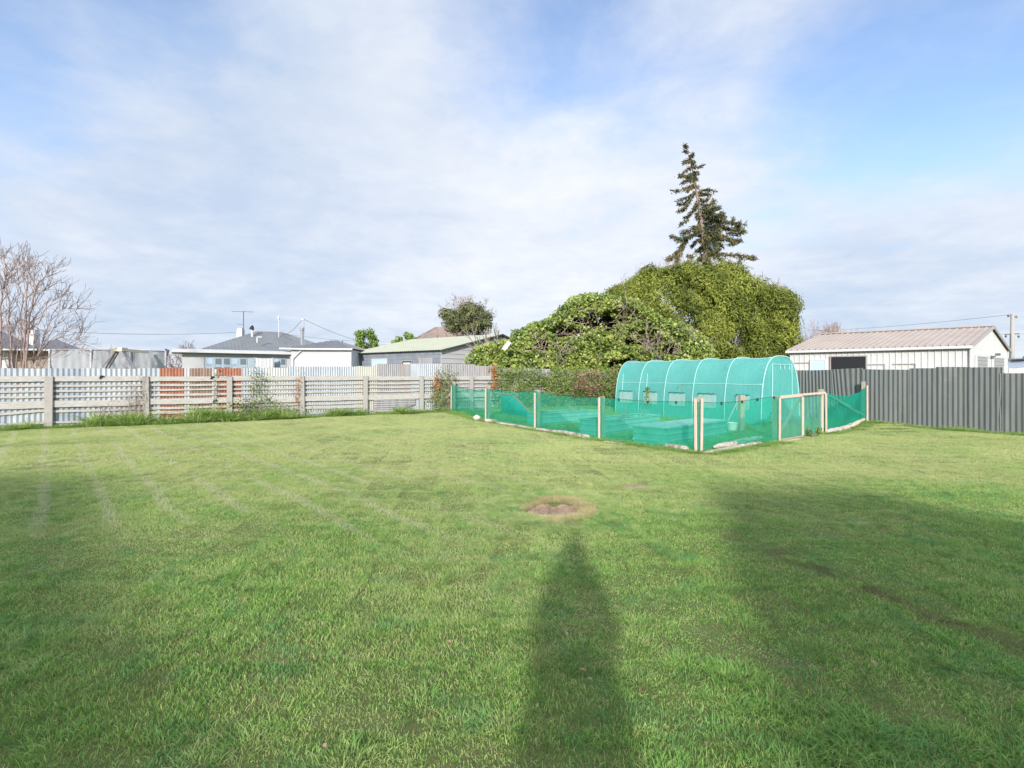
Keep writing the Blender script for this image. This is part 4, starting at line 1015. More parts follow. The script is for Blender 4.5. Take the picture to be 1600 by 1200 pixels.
# ------------------------------------------------------------------ trees
def build_cypress():
    g = random.Random(9); cx, cy = 11.9, 31.0
    t = thing('bushy_tree', (cx, cy, 0), 'broad domed olive-green feathery tree behind the polytunnel', 'tree')
    out = [(935, 455), (943, 449), (965, 446), (990, 434), (1017, 421), (1053, 414), (1080, 407), (1113, 414), (1150, 414), (1167, 428), (1207, 450), (1233, 464), (1250, 487), (1258, 515), (1250, 538), (1236, 556)]
    lobes = []
    # edge lobes on the outline, then the filled front and back of the dome
    for q in range(230):
        px = g.uniform(950, 1250); ty = interp(out, px)
        py = lerp(ty+10, 575, g.random()**1.1)
        cxp, rx = 1105, 155; dx = (px-cxp)/rx; dz = (560-py)/150
        rr_ = min(.98, dx*dx*.9+max(0, dz)**2*.9); dep = cy-5.0*math.sqrt(1-rr_)+g.uniform(-.4, .6)
        if g.random() < .25: dep = 2*cy-dep
        r = g.uniform(.5, .85)
        if px > 1240 or px < 965: r *= .7
        p = at(px, py, dep); p.z = min(p.z, CH+(HZ-ty)/F*dep-r*.7)
        lobes.append((p.x, p.y, p.z, r, r, r*1.25))
    for k in range(0, 60):
        u = k/59; px = lerp(955, 1247, u); ty = interp(out, px); r = g.uniform(.40, .62); p = at(px, ty, cy+g.uniform(-1.5, .5)); lobes.append((p.x, p.y, p.z-r*1.05, r, r, r*1.1))
    P, Nn = lobes_points(lobes, 100, .3)
    q_ = np.sin(P[:, 0]*2.1+1.3*np.sin(P[:, 2]*1.1))*np.sin(P[:, 2]*1.5+P[:, 0]*.7+1)+.5*np.sin(P[:, 0]*4.7+P[:, 2]*2.2)*np.sin(P[:, 1]*3.1)
    kk = (q_ > -.48) | (RNG.random(len(P)) < .15) | (P[:, 1] > cy); P, Nn = P[kk], Nn[kk]
    # hanging sprays
    n = len(P); al = np.stack([RNG.normal(0, .6, n), RNG.normal(0, .6, n), RNG.normal(-.35, .6, n)], 1)+Nn*.8
    V, Fc, r = leaf_mesh(P, Nn+np.array([0, -.5, .2]), .17, .30, 0, along=al)
    np_mesh('crown', V, Fc, M['cypress'], t, attr={'rnd': r})
    rr = random.Random(21)
    for k in range(5): mb = MB(); grow(mb, (cx+rr.uniform(-1, 1), cy+rr.uniform(-.8, .8), 0), (rr.uniform(-.5, .5), rr.uniform(-.3, .3), 1), 3.0, .2, 3, .5, 3, .1, 4, .7, None, 6, .1, .02, rr); mb.build('trunk', M['bark'], t)
    mb = MB()
    for k in range(90):
        px = g.uniform(960, 1250); ty = interp(out, px); p = at(px, ty+4, cy+g.uniform(-2, 1)); grow(mb, p, (g.uniform(-.5, .5), 0, 1), g.uniform(.25, .6), .012, 1, .5, 2, .05, 3, .6, None, 3, .15, .008, rr)
    mb.build('shoots', M['twig'], t)
build_cypress()

def build_spruce():
    Y = 40.0; rr = random.Random(4)
    t = thing('spruce_tree', ((1108-CX)/F*Y, Y, 0), 'tall ragged spruce with cones rising over the domed tree', 'tree')
    tr = [(1118, 588), (1112, 470), (1108, 415), (1101, 380), (1095, 340), (1089, 305), (1083, 270), (1077, 245), (1071, 228)]
    mb = MB(); pts = [at(a, b, Y) for a, b in tr]; pts[0].z = 0
    mb.tube(pts, [.34, .28, .22, .17, .13, .09, .06, .04, .02], 8); 
    zf = 5.71  # photo px = 1030 + x/5.71, 215 + y/5.71
    # (points in zoom px along the branch, tuft radius, density)
    br = [([(245, 90), (225, 60)], .35), ([(255, 130), (215, 115)], .35), ([(265, 165), (310, 140)], .35), ([(270, 190), (220, 215)], .45), ([(280, 200), (315, 225)], .4), ([(285, 180), (300, 150)], .4), ([(265, 220), (200, 218)], .3),
          ([(300, 260), (350, 262), (398, 238)], .42), ([(295, 255), (240, 295), (205, 320)], .42), ([(310, 300), (360, 322)], .35), ([(300, 330), (230, 345), (170, 335)], .45), ([(300, 360), (240, 385), (195, 410)], .42), ([(310, 350), (345, 375)], .42), ([(305, 330), (290, 390)], .5),
          ([(320, 430), (240, 445), (180, 475), (115, 468)], .42), ([(330, 440), (355, 440)], .42), ([(310, 420), (250, 470)], .38), ([(340, 490), (400, 465), (450, 462), (500, 475)], .40), ([(345, 510), (400, 500), (460, 505)], .35), ([(360, 540), (410, 570), (445, 525)], .35),
          ([(320, 480), (270, 520), (215, 540), (160, 570)], .42), ([(320, 480), (260, 550), (215, 590), (155, 590)], .42), ([(310, 490), (260, 580), (225, 630), (165, 655)], .45),
          ([(350, 560), (330, 600), (305, 640)], .4), ([(355, 620), (280, 670), (240, 710), (205, 720)], .36), ([(280, 660), (240, 740), (180, 775)], .42),
          ([(370, 600), (440, 600), (500, 560)], .5), ([(370, 640), (450, 640), (540, 620)], .6), ([(380, 680), (460, 660), (500, 610)], .6), ([(380, 700), (480, 700), (560, 680), (575, 715)], .65), ([(360, 650), (370, 700), (375, 740)], .5), ([(365, 720), (330, 700)], .4),
          ([(380, 760), (460, 740), (560, 750), (650, 760), (720, 780), (765, 770)], .6), ([(390, 800), (500, 800), (600, 810), (700, 820), (760, 835)], .6), ([(650, 770), (660, 710)], .35), ([(600, 760), (565, 700)], .35), ([(700, 790), (720, 750)], .35),
          ([(390, 840), (500, 860), (600, 890), (670, 930), (735, 910)], .58), ([(600, 850), (680, 860), (740, 850)], .42), ([(640, 900), (660, 950), (620, 955)], .4),
          ([(380, 780), (300, 810), (240, 840), (190, 850)], .6), ([(370, 830), (300, 860), (250, 890), (180, 910), (150, 905)], .55), ([(250, 890), (210, 960), (170, 1020), (110, 1070), (70, 1092)], .6), ([(210, 960), (180, 1040), (155, 1110)], .5), ([(160, 900), (120, 880), (100, 875)], .35),
          ([(390, 880), (330, 930), (280, 970)], .45), ([(400, 900), (500, 920), (570, 970)], .55), ([(400, 950), (370, 1000), (330, 1010)], .5), ([(410, 980), (430, 1050), (400, 1090)], .75), ([(400, 900), (440, 960), (470, 1010)], .75), ([(420, 800), (420, 880), (410, 960)], .8),
          ([(430, 1030), (520, 1060), (560, 1100)], .6), ([(450, 1010), (600, 1045), (700, 1040), (800, 1060), (870, 1070)], .45), ([(690, 1050), (740, 1080), (700, 1120), (740, 1170)], .45), ([(780, 1060), (840, 1080)], .45), ([(420, 1080), (430, 1170)], .7), ([(430, 1050), (350, 1090)], .5), ([(300, 1060), (250, 1050)], .35), ([(560, 1130), (650, 1130)], .5), ([(430, 650), (470, 720), (500, 820)], .6), ([(500, 700), (540, 800), (520, 880)], .55), ([(400, 700), (430, 800)], .6), ([(450, 850), (540, 900), (600, 900)], .6), ([(350, 780), (330, 860)], .5), ([(480, 900), (520, 980), (500, 1040)], .6)]
    tips = []
    for (pl, rad) in br:
        dz = rr.uniform(-1.6, 1.4); q = []
        for i, (x, y) in enumerate(pl):
            p = at(1030+x/zf, 215+y/zf, Y); f = i/max(1, len(pl)-1); p.y += dz*f*1.0; p = Vector((p.x*(p.y/Y), p.y, CH+(p.z-CH)*(p.y/Y))); q.append(p)
        mb.tube(q, [lerp(.05, .015, i/max(1, len(q)-1)) for i in range(len(q))], 4)
        for a, b in zip(q[:-1], q[1:]):
            L_ = (b-a).length; n = max(2, int(L_/.14))
            for k in range(n): tips.append((lerp(a, b, (k+rr.random())/n), (b-a).normalized(), rad))
    # random stubs round the trunk give it a back side
    for k in range(46):
        y = rr.uniform(330, 560); f = (y-230)/330; px = np.interp(y, [b for a, b in tr[::-1]], [a for a, b in tr[::-1]])
        p = at(px, y, Y); a = rr.uniform(.3, 2.8) if y < 430 else rr.uniform(0, 6.28); l = (.4+1.8*f)*rr.uniform(.5, 1.0)
        e = p+Vector((math.cos(a)*l*.35, math.sin(a)*l, -.15*l)); mb.tube([p, e], [.03, .01], 4)
        for q in range(int(l/.2)): tips.append((lerp(p, e, rr.random()), (e-p).normalized(), .35))
    P = []; D = []; PC = []
    for (p, d, rad) in tips:
        for q in range(int((13 if rad < .5 else 20)*rad/.4)):
            v = Vector((rr.gauss(0, 1), rr.gauss(0, 1), rr.gauss(0, 1))); v.normalize()
            c = p+v*rad*.45*rr.random()**.7; c.z -= .05; P.append(tuple(c)); dd = (v*.7+d*.8+Vector((0, 0, rr.uniform(-.3, .25)))); D.append(tuple(dd))
        if rr.random() < .75: 
            for q in range(2): PC.append(tuple(p+Vector((rr.gauss(0, .12), rr.gauss(0, .12), -.10+rr.gauss(0, .1)))))
    P = np.array(P); D = np.array(D)
    V, Fc, r = leaf_mesh(P, RNG.normal(0, 1, P.shape), .30, .22, 0, along=D)
    mb.build('trunk', M['bark'], t); np_mesh('needles', V, Fc, M['spruce'], t, attr={'rnd': r})
    PC = np.array(PC); V, Fc, r = leaf_mesh(PC, RNG.normal(0, 1, PC.shape), .17, .5, 0, along=np.broadcast_to([[0, 0, -1.0]], PC.shape)+RNG.normal(0, .3, PC.shape)); np_mesh('cones', V, Fc, M['cone'], t, attr={'rnd': r})
build_spruce()

def round_tree(px, base_y, top, x0, x1, Y, name, label, material, seed, dens=40, leaf=.2, asp=.6, twigs=True, sparse=.0, bot=None, nl=26, shell=.35):
    rr = random.Random(seed); c = Vector(((px-CX)/F*Y, Y, 0)); zt = CH+(HZ-top)/F*Y; W = (x1-x0)/F*Y/2; zb = CH+(HZ-(bot or base_y))/F*Y
    t = thing(name, tuple(c), label, 'tree' if 'tree' in label else 'bush')
    H = (zt-zb)/2; zc = zb+H; lobes = []
    xc = ((x0+x1)/2-CX)/F*Y
    for k in range(nl):
        d = Vector((rr.gauss(0, 1), rr.gauss(0, 1), rr.gauss(0, 1))).normalized(); r = rr.uniform(.22, .36)*min(W, H); s = rr.uniform(.35 if nl > 50 else .62, .82)
        lobes.append((xc+d.x*W*s, Y+d.y*W*s, zc+d.z*H*s, r*1.1, r, r))
    P, Nn = lobes_points(lobes, dens, shell); V, Fc, r = leaf_mesh(P, Nn+np.array([0, -.4, .2]), leaf, asp, .3); np_mesh('crown', V, Fc, M[material], t, attr={'rnd': r})
    sz = zt*.36
    for k in range(3 if twigs else 1): mb = MB(); grow(mb, (c.x+rr.uniform(-.15, .15), Y, 0), (rr.uniform(-.3, .3), rr.uniform(-.2, .2), 1), sz*1.1, sz*.035, 4 if twigs else 2, .6, 3, .08, 4, .66, None, 5, .12, .012, rr); mb.build('trunk', M['bark'], t)
    return t, lobes
round_tree(571, 553, 513, 550, 592, 38, 'small_tree', 'small dense green tree between white house and grey block shed', 'bright', 31, 70, .17, .6, False, nl=30)
round_tree(636, 555, 520, 612, 658, 42, 'round_bush', 'low bright green bush top over the shed roof', 'bright', 32, 70, .2, .5, False, nl=34)
t_, lb_ = round_tree(728, 530, 469, 682, 776, 46, 'round_tree', 'large round half-bare olive-brown tree behind the shed', 'olive', 33, 50, .22, .45, True, nl=80, shell=.55)
# its fine outer twigs
def twig_fuzz(t, cx, cy, cz, W, H, n, seed, L_=.9, m='mauve'):
    rr = random.Random(seed); mb = MB()
    for k in range(n):
        d = Vector((rr.gauss(0, 1), rr.gauss(0, 1), abs(rr.gauss(0, 1))*1.0-.2)).normalized(); p = Vector((cx+d.x*W*.75, cy+d.y*W*.75, cz+d.z*H*.75))
        grow(mb, p, d, L_*rr.uniform(.4, .9), .018, 2, .7, 3, .02, 3, .6, None, 3, .2, .009, rr)
    mb.build('twigs', M['twig'], t)
twig_fuzz(t_, (729-CX)/F*46, 46, CH+(HZ-500)/F*46, 2.5, 1.9, 90, 5, .8)

def bare_bush(px0, px1, top, Y, label, seed, n=40, name='bare_bush'):
    rr = random.Random(seed); xc = ((px0+px1)/2-CX)/F*Y; t = thing(name, (xc, Y, 0), label, 'bush'); mb = MB(); zt = CH+(HZ-top)/F*Y; W = (px1-px0)/F*Y/2
    for k in range(n):
        u = rr.uniform(-1, 1); x = xc+u*W*.7; h = zt*(1-.35*abs(u)**2)*rr.uniform(.8, 1)
        p = Vector((x, Y+rr.uniform(-.6, .6), 0)); mb.tube([p, p+Vector((u*.3, 0, h*.55))], [.04, .02], 4)
        grow(mb, p+Vector((u*.3, 0, h*.5)), (u*.5, rr.uniform(-.3, .3), 1), h*.28, .022, 3, .6, 3, .03, 3, .62, None, 3, .15, .011, rr)
    mb.build('stems', M['twig'], t)
bare_bush(268, 326, 533, 40, 'distant bare pinkish bush behind the left end of the white house', 61, 34)
bare_bush(1250, 1332, 500, 44, 'bare mauve-grey bush between domed tree and garage roof', 62, 60)
round_tree(1592, 575, 556, 1572, 1640, 80, 'far_bush', 'far dark green bush at right edge beyond the power pole', 'bright', 35, 12, .5, .6, False, nl=30)

def build_bare_tree():
    Y = 17.4; rr = random.Random(12)
    t = thing('bare_shrub', ((45-CX)/F*Y, Y, 0), 'leafless many-stemmed shrub behind the fence at the left edge', 'shrub')
    mb = MB(); zf = 6.314
    main = [([(125, 1180), (110, 950), (95, 780), (85, 560), (65, 400), (55, 300)], .045), ([(230, 1180), (240, 950), (250, 760), (255, 560), (262, 360), (200, 200), (180, 140)], .05), ([(250, 1180), (275, 950), (290, 640), (330, 440), (350, 380), (330, 220), (298, 170)], .05),
            ([(5, 1180), (5, 800), (10, 560), (25, 400), (45, 330), (65, 245), (40, 130), (30, 40)], .05), ([(65, 245), (130, 190), (185, 70)], .016), ([(25, 400), (150, 310), (220, 230), (260, 185)], .016), ([(65, 290), (210, 180), (310, 65)], .016),
            ([(200, 1180), (215, 900), (200, 640), (230, 460), (150, 320), (80, 250)], .03), ([(290, 640), (380, 450), (430, 400), (490, 390)], .02), ([(350, 380), (430, 285), (500, 245), (560, 180)], .018), ([(430, 285), (455, 240), (470, 160)], .01),
            ([(280, 1180), (370, 1060), (450, 830), (520, 640), (600, 480), (665, 415)], .032), ([(360, 740), (450, 600), (520, 510), (600, 460)], .018), ([(440, 640), (380, 720), (330, 780)], .02), ([(470, 870), (560, 740), (700, 620), (800, 570)], .018),
            ([(540, 620), (620, 590), (700, 570), (715, 545)], .011), ([(370, 1060), (480, 900), (580, 870), (700, 885), (790, 900), (830, 940)], .02), ([(440, 1100), (560, 1020), (700, 920), (800, 980), (840, 1000)], .013), ([(740, 940), (780, 830), (820, 720)], .009),
            ([(600, 860), (640, 790), (700, 750)], .009), ([(430, 430), (440, 370), (420, 340)], .01), ([(380, 450), (310, 330), (300, 260), (290, 190)], .012), ([(60, 560), (70, 400), (60, 330)], .012), ([(170, 560), (175, 400), (190, 330)], .012), ([(0, 620), (80, 700), (130, 790), (180, 900)], .02),
            ([(20, 720), (60, 640), (90, 580)], .014), ([(150, 1180), (190, 900), (180, 700)], .03), ([(320, 1180), (330, 950), (340, 700), (430, 540)], .03), ([(400, 1180), (395, 1000), (470, 860)], .022), ([(90, 1180), (30, 1000), (0, 930)], .02), ([(-60, 1180), (-40, 700), (-60, 300), (-20, 100)], .05), ([(-120, 1180), (-130, 600), (-90, 250)], .05),
            ([(360, 1160), (480, 1060), (600, 1050)], .012), ([(160, 1180), (150, 1000), (120, 850), (160, 700)], .02)]
    for pl, r in main:
        q = []; dz = rr.uniform(-1.0, 1.0)
        for i, (x, y) in enumerate(pl):
            Yp = Y+dz*(1180-y)/1180*.9; p = at(x/zf, 390+y/zf, Yp); q.append(p)
        if pl[0][1] >= 1160: q.insert(0, Vector((lerp(q[0].x, (45-CX)/F*Y, .4), Y+dz*.1, 0)))
        # resample with slight crookedness
        pts = []; rads = []; m = len(q)
        for i in range(m-1):
            for k in range(3): f = k/3; pts.append(lerp(q[i], q[i+1], f)+Vector((rr.gauss(0, .02), 0, rr.gauss(0, .02)))); rads.append(.8*r*lerp(1, .3, (i+f)/(m-1)))
        pts.append(q[-1]); rads.append(r*.28); mb.tube(pts, [max(.007, v) for v in rads], 5 if r > .02 else 4)
        for k in range(int(len(pts)*1.5)):
            j = rr.randrange(len(pts)//4, len(pts)); d = (pts[min(j+1, len(pts)-1)]-pts[j-1]).normalized(); a = d.orthogonal(); a.rotate(Matrix.Rotation(rr.uniform(0, 6.28), 3, d)); a.normalize()
            grow(mb, pts[j], d*.7+a*.6+Vector((.05, 0, .3)), rr.uniform(.2, .6), max(.008, rads[j]*.5), 1, .6, 2, .05, 4, .6, None, 3, .16, .0055, rr)
    mb.build('stems', M['twig'], t)
build_bare_tree()

# ------------------------------------------------------------------ buildings
def ribbed(mb, a, b, c, d, pitch, depth, width=.3):
    """flat panel a-b-c-d (a->b along the eave) plus raised ribs running a->d"""
    a, b, c, d = map(Vector, (a, b, c, d)); n = (b-a).cross(d-a).normalized(); L_ = (b-a).length; m = max(1, int(L_/pitch)); mb.quad(a, b, c, d)
    for i in range(m+1):
        f = min(1, max(0, i/m)); p = lerp(a, b, f); q = lerp(d, c, f); e = (b-a).normalized()*pitch*width/2
        lo = p-e if i else p; hi = p+e if i < m else p; lo2 = q-e if i else q; hi2 = q+e if i < m else q
        o = n*depth; k = .35
        x = [lo, lerp(lo, hi, k)+o, lerp(lo, hi, 1-k)+o, hi]; y = [lo2, lerp(lo2, hi2, k)+o, lerp(lo2, hi2, 1-k)+o, hi2]
        for j in range(3): mb.quad(x[j], x[j+1], y[j+1], y[j])
def wbox(mb, p, d, n, u0, u1, z0, z1, t=.04, out=0.0):
    """box on a wall starting at p along d, n outward"""
    mb.box(Vector((p.x, p.y, 0))+d*((u0+u1)/2)+n*(t/2+out)+UP*((z0+z1)/2), (u1-u0, t, z1-z0), (d, n, UP))

def build_garage():
    ze = 2.70; c0 = Vector((18.3*1.0, 20.4, 0)); c0 = Vector(((1516-CX)/F*20.43, 20.43, 0)); l = Vector(((1234-CX)/F*24.6, 24.6, 0)); r = Vector(((1575-CX)/F*25.26, 25.26, 0))
    d = (l-c0).normalized(); L_ = (l-c0).length; e = Vector((-d.y, d.x, 0)); e = (r-c0).normalized(); W = (r-c0).length
    n = Vector((d.y, -d.x, 0)); n = n if n.y < 0 else -n; zr = CH+(HZ-513)/F*22.85
    t = thing('garage', tuple(c0+d*L_/2+e*W/2), 'white ribbed metal garage with pinkish-brown gable roof behind the grey fence', 'garage')
    mb = MB(); ribbed(mb, l, c0, c0+UP*ze, l+UP*ze, .21, .03, .30)
    g0 = c0; g1 = c0+e*W; apex = c0+e*W/2+UP*zr
    mb.poly([g0, g0+UP*ze, apex, g1+UP*ze, g1]); mb.poly([l, l+e*W, l+e*W+UP*ze, l+e*W/2+UP*zr, l+UP*ze]); mb.quad(g1, g1+UP*ze, l+e*W+UP*ze, l+e*W)
    # ribs on the gable
    for k in range(1, 36):
        u = k/36*W; zt = lerp(ze, zr, 1-abs(u/W-.5)*2)-.05
        mb.box(c0+e*u-d*.006+UP*zt/2, (.03, .012, zt), (e, d, UP))
    mb.build('wall', M['garagewall'], t)
    mb = MB(); ov = .18; sl = (zr-ze)/(W/2); lo = ze-sl*ov+.07
    a = c0-d*.12-e*ov+UP*lo; b = l+d*.1-e*ov+UP*lo; rb = l+d*.1+e*W/2+UP*(zr+.07); ra = c0-d*.12+e*W/2+UP*(zr+.07)
    ribbed(mb, b, a, ra, rb, .245, .035, .30)
    a2 = c0-d*.12+e*(W+ov)+UP*lo; b2 = l+d*.1+e*(W+ov)+UP*lo; ribbed(mb, a2, b2, rb, ra, .245, .035, .30)
    mb.build('roof', M['brownroof'], t)
    mb = MB(); mb.beam(ra+UP*.045, rb+UP*.045, .05, .26); mb.build('ridge_cap', M['brownroof'], t)
    mb = MB(); mb.beam(a-UP*.02+d*.02, ra-UP*.02+d*.02, .13, .03); mb.beam(a2-UP*.02+d*.02, ra-UP*.02+d*.02, .13, .03); mb.build('barge_board', mat('grey_flashing', (.33, .32, .31), .6), t)
    mb = MB(); mb.beam(a-UP*.06-e*.02, b-UP*.06-e*.02, .11, .11); mb.build('gutter', M['white'], t)
    mb = MB(); mb.tube([c0-e*.06-d*.02+UP*.1, c0-e*.06-d*.02+UP*(ze-.12)], .05, 8); mb.build('downpipe', M['white'], t)
    def u_at(px, p, dd):
        k = (px-CX)/F; return (k*p.y-p.x)/(dd.x-k*dd.y)
    def z_at(py, u, p, dd): return CH+(HZ-py)/F*(p.y+dd.y*u)
    # side window, dark opening and door-like panels
    def opening(px0, px1, y0, z0, m, nm, fr=.05, frm='white', depth=.03, lab=None):
        u1, u0 = u_at(px0, c0, d), u_at(px1, c0, d); zt = z_at(y0, (u0+u1)/2, c0, d)
        mb = MB(); wbox(mb, c0, d, n, u0, u1, z0, zt, .05, .025); o = mb.build(nm, M[m], t)
        mb = MB(); wbox(mb, c0, d, n, u0-fr, u0, z0, zt+fr, .07, .02); wbox(mb, c0, d, n, u1, u1+fr, z0, zt+fr, .07, .02); wbox(mb, c0, d, n, u0, u1, zt, zt+fr, .07, .02)
        mb.build('frame', M[frm], o)
        if lab: o['label'] = lab
        return o
    opening(1268, 1289, 563.5, 1.0, 'paleglass', 'window', lab='window with sky reflection painted in pale blue')
    opening(1299, 1353, 557.5, 1.0, 'dark', 'window', .05, 'galvold', lab='wide dark window')
    for (p0, p1, y) in ((1241, 1266, 567.5), (1357, 1383, 570), (1395, 1431, 569.5)):    # grey conduit outlines
        u1, u0 = u_at(p0, c0, d), u_at(p1, c0, d); zt = z_at(y, (u0+u1)/2, c0, d); mb = MB(); wbox(mb, c0, d, n, u0, u1, zt, zt+.035, .03, .03); wbox(mb, c0, d, n, u0, u0+.03, 1, zt, .03, .03); mb.build('pipe', M['galvold'], t)
    # roller doors in the gable
    for (p0, p1, y0) in ((1524, 1541, 558), (1550, 1567, 560)):
        u0, u1 = u_at(p0, c0, e), u_at(p1, c0, e); zt = z_at(y0, (u0+u1)/2, c0, e)
        mb = MB(); nn = 14
        for k in range(nn): z0 = .02+(zt-.02)*k/nn; z1 = .02+(zt-.02)*(k+1)/nn; wbox(mb, c0, e, -d, u0, u1, z0+.012, z1, .03, .02)
        wbox(mb, c0, e, -d, u0, u1, 0, zt, .012, .012)
        o = mb.build('roller_door', M['rollerdoor'], t)
        mb = MB(); wbox(mb, c0, e, -d, u0-.1, u0, 0, zt+.08, .06, .012); wbox(mb, c0, e, -d, u1, u1+.1, 0, zt+.08, .06, .012); wbox(mb, c0, e, -d, u0, u1, zt, zt+.08, .06, .012); mb.build('frame', M['white'], o)
    u = u_at(1545, c0, e); z = z_at(557.5, u, c0, e); p = c0+e*u-d*.06+UP*z; mb = MB(); mb.tube([p, p-d*.15+e*.05+UP*.02], .03, 6); mb.box(p-d*.2+e*.22+UP*.10, (.30, .14, .10), (e, d, UP)); mb.build('floodlight', M['darkgrey'], t)
build_garage()

def build_shed():
    z = 2.8; c = Vector((-3.55, 25.4, 0)); l = Vector((-9.10, 29.45, 0)); d = (l-c).normalized(); L_ = (l-c).length; e = Vector((-d.y, d.x, 0)); e = e if e.y > 0 else -e; W = 9.6; zr = 3.86
    t = thing('block_shed', tuple(c+d*L_/2+e*W/2), 'long low shed with pale green iron roof, grey block front and white boarded gable', 'shed')
    mb = MB(); mb.quad(c, l, l+UP*z, c+UP*z); mb.quad(c+e*W, c+e*W+UP*z, l+e*W+UP*z, l+e*W); mb.poly([l, l+e*W, l+e*W+UP*z, l+e*W/2+UP*zr, l+UP*z])
    for k in range(13): mb.box(c+d*L_/2-e*.008+UP*(.2+k*.2), (L_, .016, .012), (d, e, UP))
    mb.build('wall', M['block'], t)
    mb = MB(); mb.poly([c, c+UP*z, c+e*W/2+UP*zr, c+e*W+UP*z, c+e*W])
    for k in range(17):
        z0 = k*.24; u0 = 0 if z0 < z else (z0-z)/(zr-z)*W/2
        if z0 < zr-.2: mb.box(c+e*W/2-d*.012+UP*(z0+.02), (W-2*u0-.1, .024, .03), (e, d, UP))
    mb.build('gable', M['white'], t)
    mb = MB(); ov = .25; sl = (zr-z)/(W/2); lo = z-sl*ov+.05
    a = c-d*.25-e*ov+UP*lo; b = l+d*.35-e*ov+UP*lo; rb = l+d*.35+e*W/2+UP*(zr+.05); ra = c-d*.25+e*W/2+UP*(zr+.05)
    ribbed(mb, b, a, ra, rb, .15, .025, .5); a2 = c-d*.25+e*(W+ov)+UP*lo; b2 = l+d*.35+e*(W+ov)+UP*lo; ribbed(mb, a2, b2, rb, ra, .15, .025, .5)
    mb.build('roof', M['greenroof'], t)
    mb = MB(); mb.beam(a-UP*.03+d*.03, ra-UP*.03+d*.03, .05, .03); mb.build('barge_board', M['darkgrey'], t)
    def u_at(px): k = (px-CX)/F; return (k*c.y-c.x)/(d.x-k*d.y)
    def z_at(py, u): return CH+(HZ-py)/F*(c.y+d.y*u)
    for (p0, p1, y, m, fr) in ((583, 605, 562, 'paleglass', 'white'), (630, 644, 564.5, 'dark', 'galvold')):
        u0, u1 = sorted((u_at(p0), u_at(p1))); zt = z_at(y, (u0+u1)/2); mb = MB(); wbox(mb, c, d, -e, u0, u1, 1.3, zt, .03, .02); o = mb.build('window', M[m], t)
        mb = MB(); wbox(mb, c, d, -e, u0-.05, u0, 1.3, zt+.05, .05, .02); wbox(mb, c, d, -e, u1, u1+.05, 1.3, zt+.05, .05, .02); wbox(mb, c, d, -e, u0, u1, zt, zt+.05, .05, .02)
        if m != 'dark':
            for q in (.33, .66): wbox(mb, c, d, -e, lerp(u0, u1, q)-.02, lerp(u0, u1, q)+.02, 1.3, zt, .05, .02)
        mb.build('frame', M[fr], o)
    u0, u1 = sorted((u_at(655), u_at(677))); mb = MB(); wbox(mb, c, d, -e, u0, u1, .9, z_at(559, (u0+u1)/2), .03, .02); mb.build('hatch', M['galvold'], t)
    u0, u1 = sorted((u_at(632), u_at(643))); mb = MB(); wbox(mb, c, d, -e, u0, u1, 1.2, z_at(566.5, (u0+u1)/2), .03, .06); mb.build('white_panel', M['white'], t)
build_shed()

def hip(mb, a, b, depth_dir, D, ze, zr, inset, pitch=.2, dep=.02):
    """hip roof on rectangle a-b (front eave) with depth D; ridge inset from each end"""
    d = (b-a).normalized(); e = depth_dir; A, B = a+UP*ze, b+UP*ze; C, Dd = b+e*D+UP*ze, a+e*D+UP*ze; r0 = a+d*inset+e*D/2+UP*zr; r1 = b-d*inset+e*D/2+UP*zr
    L_ = (b-a).length; m = int(L_/pitch)
    mb.quad(A, B, r1, r0); mb.poly([B, C, r1]); mb.quad(C, Dd, r0, r1); mb.poly([Dd, A, r0])
    nrm = (B-A).cross(r0-A).normalized()
    for i in range(1, m):
        p = lerp(A, B, i/m); u = (p-A).length
        f = min(1, u/inset if inset else 1, (L_-u)/inset if inset else 1)
        q = p+(e*D/2+UP*(zr-ze))*f; mb.beam(p+nrm*dep*.5, q+nrm*dep*.5, dep, pitch*.3, nrm)
    ee = (C-B).normalized(); m2 = int(D/pitch); n2 = (C-B).cross(r1-B).normalized()
    for i in range(1, m2):
        p = lerp(B, C, i/m2); f = min(1, min(i/m2, 1-i/m2)*2); q = p+((r1-lerp(B, C, .5)))*f
        mb.beam(p+n2*dep*.5, q+n2*dep*.5, dep, pitch*.3, n2)

